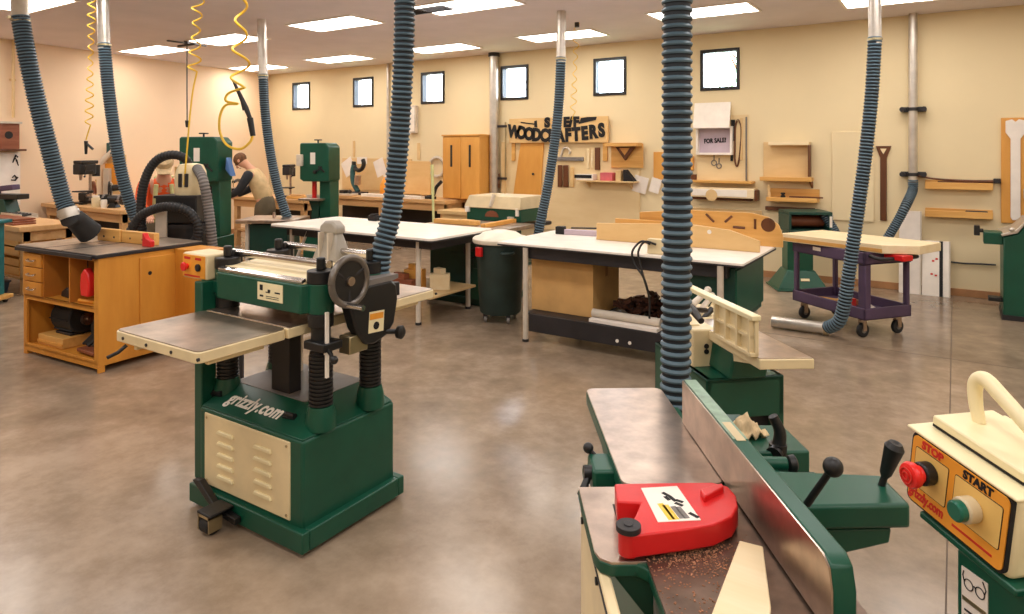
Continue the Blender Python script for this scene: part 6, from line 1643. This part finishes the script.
# spray bottles and blue cone beside the planer
t = thing('dustpan', 'small blue cone shaped dustpan on the floor between cabinet and planer', 'dustpan', (-4.27, 2.98, 0), R(40))
make('pan', MB().hexa([(-.2, -.05, .5), (.16, -.05, .5), (.16, .03, .5), (-.2, .03, .5)], [(-.03, -.02, .86), (.03, -.02, .86), (.03, .02, .86), (-.03, .02, .86)]), 'blue', t, bevel=.006)
make('pan_handle', MB().cyl((.0, 0, .84), (.02, .02, .95), .02, n=10), 'leg_grey', t)
make('pan_stand', MB().box(-.04, .04, -.02, .02, 0, .5).box(-.14, .14, -.12, .12, 0, .03), 'frame_dark', t)
# ================================================================== PEOPLE
def skinned(name, joints, edges, parent, mt, sub=2):
    names = list(joints)
    me = bpy.data.meshes.new(name)
    me.from_pydata([joints[n][0] for n in names], [(names.index(a), names.index(b)) for a, b in edges], [])
    o = bpy.data.objects.new(name, me); COL.objects.link(o); o.parent = parent
    me.materials.append(M[mt])
    s = o.modifiers.new('skin', 'SKIN'); s.use_smooth_shade = True
    for i, n in enumerate(names):
        r_ = joints[n][1]
        me.skin_vertices[0].data[i].radius = (r_, r_) if not isinstance(r_, tuple) else r_
        me.skin_vertices[0].data[i].use_root = (i == 0)
    q = o.modifiers.new('sub', 'SUBSURF'); q.levels = sub; q.render_levels = sub
    # bake to a plain mesh
    dg = bpy.context.evaluated_depsgraph_get()
    bm_ = bpy.data.meshes.new_from_object(o.evaluated_get(dg))
    o.modifiers.clear(); old = o.data; o.data = bm_; bpy.data.meshes.remove(old)
    bm_.polygons.foreach_set('use_smooth', [True]*len(bm_.polygons))
    if not bm_.materials: bm_.materials.append(M[mt])
    return o
def person(loc, rz, label, lean, hand_z, vest, sleeve, trousers, hair, stripe=None, cap=None):
    """faces local -y; lean = forward bend of the trunk in radians, arms reach to a bench at hand_z"""
    t = thing('person', label, 'person', loc, rz)
    hp = Vector((0, 0, .93))
    def up(d, f=0): return hp+Vector((0, -math.sin(lean)*d-math.cos(lean)*f, math.cos(lean)*d-math.sin(lean)*f))
    wa, ch, nk = up(.15), up(.36), up(.52)
    hn = nk+Vector((0, -math.sin(lean+.35)*.07, math.cos(lean+.35)*.07))
    hd = nk+Vector((0, -math.sin(lean+.45)*.17, math.cos(lean+.45)*.17))
    ht = nk+Vector((0, -math.sin(lean+.45)*.25, math.cos(lean+.45)*.25))
    J_ = {'pelvis': (hp, (.15, .11)), 'waist': (wa, (.14, .10)), 'chest': (ch, (.165, .11)), 'neckb': (nk, .065), 'neck': (hn, .052), 'head': (hd, (.075, .092)), 'crown': (ht, (.062, .072))}
    E_ = [('pelvis', 'waist'), ('waist', 'chest'), ('chest', 'neckb'), ('neckb', 'neck'), ('neck', 'head'), ('head', 'crown')]
    sl = {}
    for s, k in ((-1, 'r'), (1, 'l')):
        sh_ = up(.44)+Vector((s*.19, 0, 0))
        hand = Vector((s*.13, sh_.y-.36, hand_z+.06))
        el = (sh_+hand)/2+Vector((s*.07, .06, -.06))
        kn = Vector((s*.11, -.05, .49)); an = Vector((s*.12, .0, .085)); to = Vector((s*.13, -.16, .035)); hi = Vector((s*.10, 0, .86))
        J_.update({'sh'+k: (sh_, .058), 'el'+k: (el, .044), 'wr'+k: (hand, .029), 'pm'+k: (hand+Vector((0, -.06, -.02)), (.04, .018)), 'hi'+k: (hi, .095), 'kn'+k: (kn, .062), 'an'+k: (an, .044), 'to'+k: (to, .042)})
        E_ += [('chest', 'sh'+k), ('sh'+k, 'el'+k), ('el'+k, 'wr'+k), ('wr'+k, 'pm'+k), ('pelvis', 'hi'+k), ('hi'+k, 'kn'+k), ('kn'+k, 'an'+k), ('an'+k, 'to'+k)]
        pm = hand+Vector((0, -.07, -.022))
        for f in range(4):
            b0 = pm+Vector(((f-1.5)*.02, 0, 0)); ln = (.058, .07, .065, .05)[f]
            J_['f%d%s' % (f, k)] = (b0+Vector((0, -ln*.6, -.012)), .0085); J_['g%d%s' % (f, k)] = (b0+Vector((0, -ln, -.032)), .0075)
            E_ += [('pm'+k, 'f%d%s' % (f, k)), ('f%d%s' % (f, k), 'g%d%s' % (f, k))]
        J_['t'+k] = (hand+Vector((-s*.045, -.06, -.02)), .010)
        E_ += [('wr'+k, 't'+k)]
        sl[k] = (sh_, el, hand)
    skinned('body', J_, E_, t, 'skin', 2)
    # face
    fd = Vector((0, -math.cos(lean+.45), -math.sin(lean+.45)))
    ud = Vector((0, -math.sin(lean+.45), math.cos(lean+.45)))
    c_ = hd+ud*.03
    mb = MB()
    for s in (-1, 1): mb.ball(c_+fd*.083+Vector((s*.032, 0, 0))+ud*.01, .012, 8)
    make('eyes', mb, 'ink', t)
    make('nose', MB().sweep([c_+fd*.085+ud*.01, c_+fd*.112-ud*.03, c_+fd*.09-ud*.04], [.01, .017, .012], 8), 'skin', t)
    make('mouth', MB().sweep([c_+fd*.088-ud*.065+Vector((-.025, 0, 0)), c_+fd*.094-ud*.066, c_+fd*.088-ud*.065+Vector((.025, 0, 0))], .006, 6), 'redwood', t)
    for s in (-1, 1): make('ear', MB().ball(c_-fd*.005+Vector((s*.082, 0, 0)), .026, 8, .4, .8, 1.1), 'skin', t)
    mb = MB().ball((0, 0, 0), .098, 16, .92, 1.08, .95)
    hr = make('hair', mb, hair, t, loc=hd+ud*.055-fd*.018, rot=(lean+.45, 0, 0))
    if cap:
        cp_ = make('cap', MB().lathe([(.10, 0), (.103, .03), (.09, .075), (.05, .1), (.01, .106)], n=20), cap, t, loc=hd+ud*.06-fd*.0, rot=(lean+.45, 0, 0))
        make('cap_brim', MB().prism([(-.085, -.06), (.085, -.06), (.06, -.17), (-.06, -.17)], 'z', .0, .012), cap, cp_, bevel=.004)
    # clothes: shells that follow the body
    g = 1.14
    ve = {'a': (hp-Vector((0, 0, .06)), (.19, .145)), 'b': (wa, (.185, .14)), 'c': (ch, (.205, .15)), 'd': (up(.5), (.125, .095)), 'e': (up(.45)+Vector((.15, 0, 0)), .085), 'f': (up(.45)+Vector((-.15, 0, 0)), .085)}
    vo = skinned('vest', ve, [('a', 'b'), ('b', 'c'), ('c', 'd'), ('c', 'e'), ('c', 'f')], t, vest, 2)
    tn = {'p': (hp-Vector((0, 0, .02)), (.2, .155)), 'w': (hp.lerp(wa, .75), (.185, .145))}
    te_ = [('p', 'w')]
    for s, k in ((-1, 'r'), (1, 'l')):
        tn.update({'h'+k: (Vector((s*.10, .0, .80)), .135), 'k'+k: (J_['kn'+k][0], .098), 'a'+k: (J_['an'+k][0]+Vector((0, 0, .02)), .08)})
        te_ += [('p', 'h'+k), ('h'+k, 'k'+k), ('k'+k, 'a'+k)]
    skinned('trousers', tn, te_, t, trousers, 2)
    for s, k in ((-1, 'r'), (1, 'l')):
        a_, b_, c2 = sl[k]
        skinned('sleeve', {'a': (a_+Vector((-s*.06, 0, .01)), .085), 'm': (a_+Vector((s*.01, 0, -.02)), .08), 'b': (b_, .062), 'c': (b_.lerp(c2, .8), .045)}, [('a', 'm'), ('m', 'b'), ('b', 'c')], t, sleeve, 2)
        kn, an, hi = J_['kn'+k][0], J_['an'+k][0], J_['hi'+k][0]
        make('shoe', MB().hexa([(s*.12-.048, -.2, 0), (s*.12+.048, -.2, 0), (s*.12+.045, .07, 0), (s*.12-.045, .07, 0)], [(s*.12-.035, -.17, .075), (s*.12+.035, -.17, .075), (s*.12+.04, .06, .1), (s*.12-.04, .06, .1)]), 'frame_dark', t, bevel=.012)
    if stripe:
        for s in (-1, 1):
            p0, p1, p2 = up(.02)+Vector((s*.085, 0, 0)), up(.25)+Vector((s*.09, 0, 0)), up(.46)+Vector((s*.075, 0, 0))
            bk2 = Vector((0, math.cos(lean), math.sin(lean)))
            make('reflective_stripe', MB().sweep(spline([p0+bk2*.135, p1+bk2*.15, p2+bk2*.10], 5), [.02]*11, 8), stripe, t)
            make('reflective_stripe', MB().sweep(spline([p0-bk2*.135, p1-bk2*.15, p2-bk2*.10], 5), [.024]*11, 8), stripe, t)
    return t
px_, py_, _ = PZ(266, 200, 10.35)
person((px_, py_, 0), R(-57), 'person in a tan vest bending over a bench between the band saws', .46, .90, 'tanvest', 'darkcloth', 'jeans', 'hair')
px_, py_, _ = PZ(164, 200, 7.75)
person((px_, py_, 0), R(60), 'person in an orange high visibility vest behind the shop vacuum hose', .42, .92, 'orange_vest', 'orange_vest', 'jeans', 'hair', 'lime', 'rag')
# tree seen through the high windows
rs = random.Random(4)
tr = thing('tree', 'pale leafy tree outside the rightmost high window', 'tree', (-3.2, 13.5, 0))
make('trunk', MB().sweep([(0, 0, 0), (.1, 0, 1.5), (0, 0, 2.6), (.2, 0, 3.6)], [.16, .13, .1, .04], 10), 'walnut', tr)
for k in range(6):
    make('branch', MB().cyl((0, 0, 2.2+.2*k), (math.cos(k*2.2)*1.1, math.sin(k*2.2)*.8, 3.0+.25*k), .04, .012, 8), 'walnut', tr)
lf = MB()
for k in range(900):
    a, r_, z = rs.uniform(0, 2*PI), rs.uniform(.2, 1.4), rs.uniform(2.4, 4.6)
    c_ = Vector((r_*math.cos(a), r_*math.sin(a)*.8, z)); u = Vector((rs.uniform(-1, 1), rs.uniform(-1, 1), rs.uniform(-1, 1))).normalized()*.07
    w_ = u.cross(Vector((rs.uniform(-1, 1), rs.uniform(-1, 1), 1))).normalized()*.035
    lf.add([c_-u, c_+w_, c_+u, c_-w_], [(0, 1, 2, 3)])
M['leaf'] = paint('pale_leaf', (150, 178, 150), .6)
fo = make('foliage', lf, 'leaf', tr); fo['kind'] = 'stuff'
struct('ground_outside', MB().box(-16, 6, 9.7, 20, -.1, 0), paint('lawn', (150, 160, 110), .9))
# ------------------------------------------------------------------ world, camera, view
wd = bpy.data.worlds.new('world'); SC.world = wd; wd.use_nodes = True
bg = wd.node_tree.nodes['Background']
bg.inputs['Color'].default_value = lin((226, 238, 255)); bg.inputs['Strength'].default_value = 14.0
cd = bpy.data.cameras.new('camera'); co = bpy.data.objects.new('camera', cd); COL.objects.link(co)
co.location = (0, 0, EYE); co.rotation_euler = (PI/2, 0, YAW)
cd.sensor_width = 36.0; cd.lens = F/1024*36.0
cd.shift_y = -(614/2-HY)/1024.0
cd.clip_start = 0.05; cd.clip_end = 100
SC.camera = co
SC.view_settings.view_transform = 'Standard'
SC.view_settings.look = 'None'
SC.view_settings.gamma = 1.0
SC.view_settings.use_curve_mapping = False
SC.view_settings.exposure = 0.38
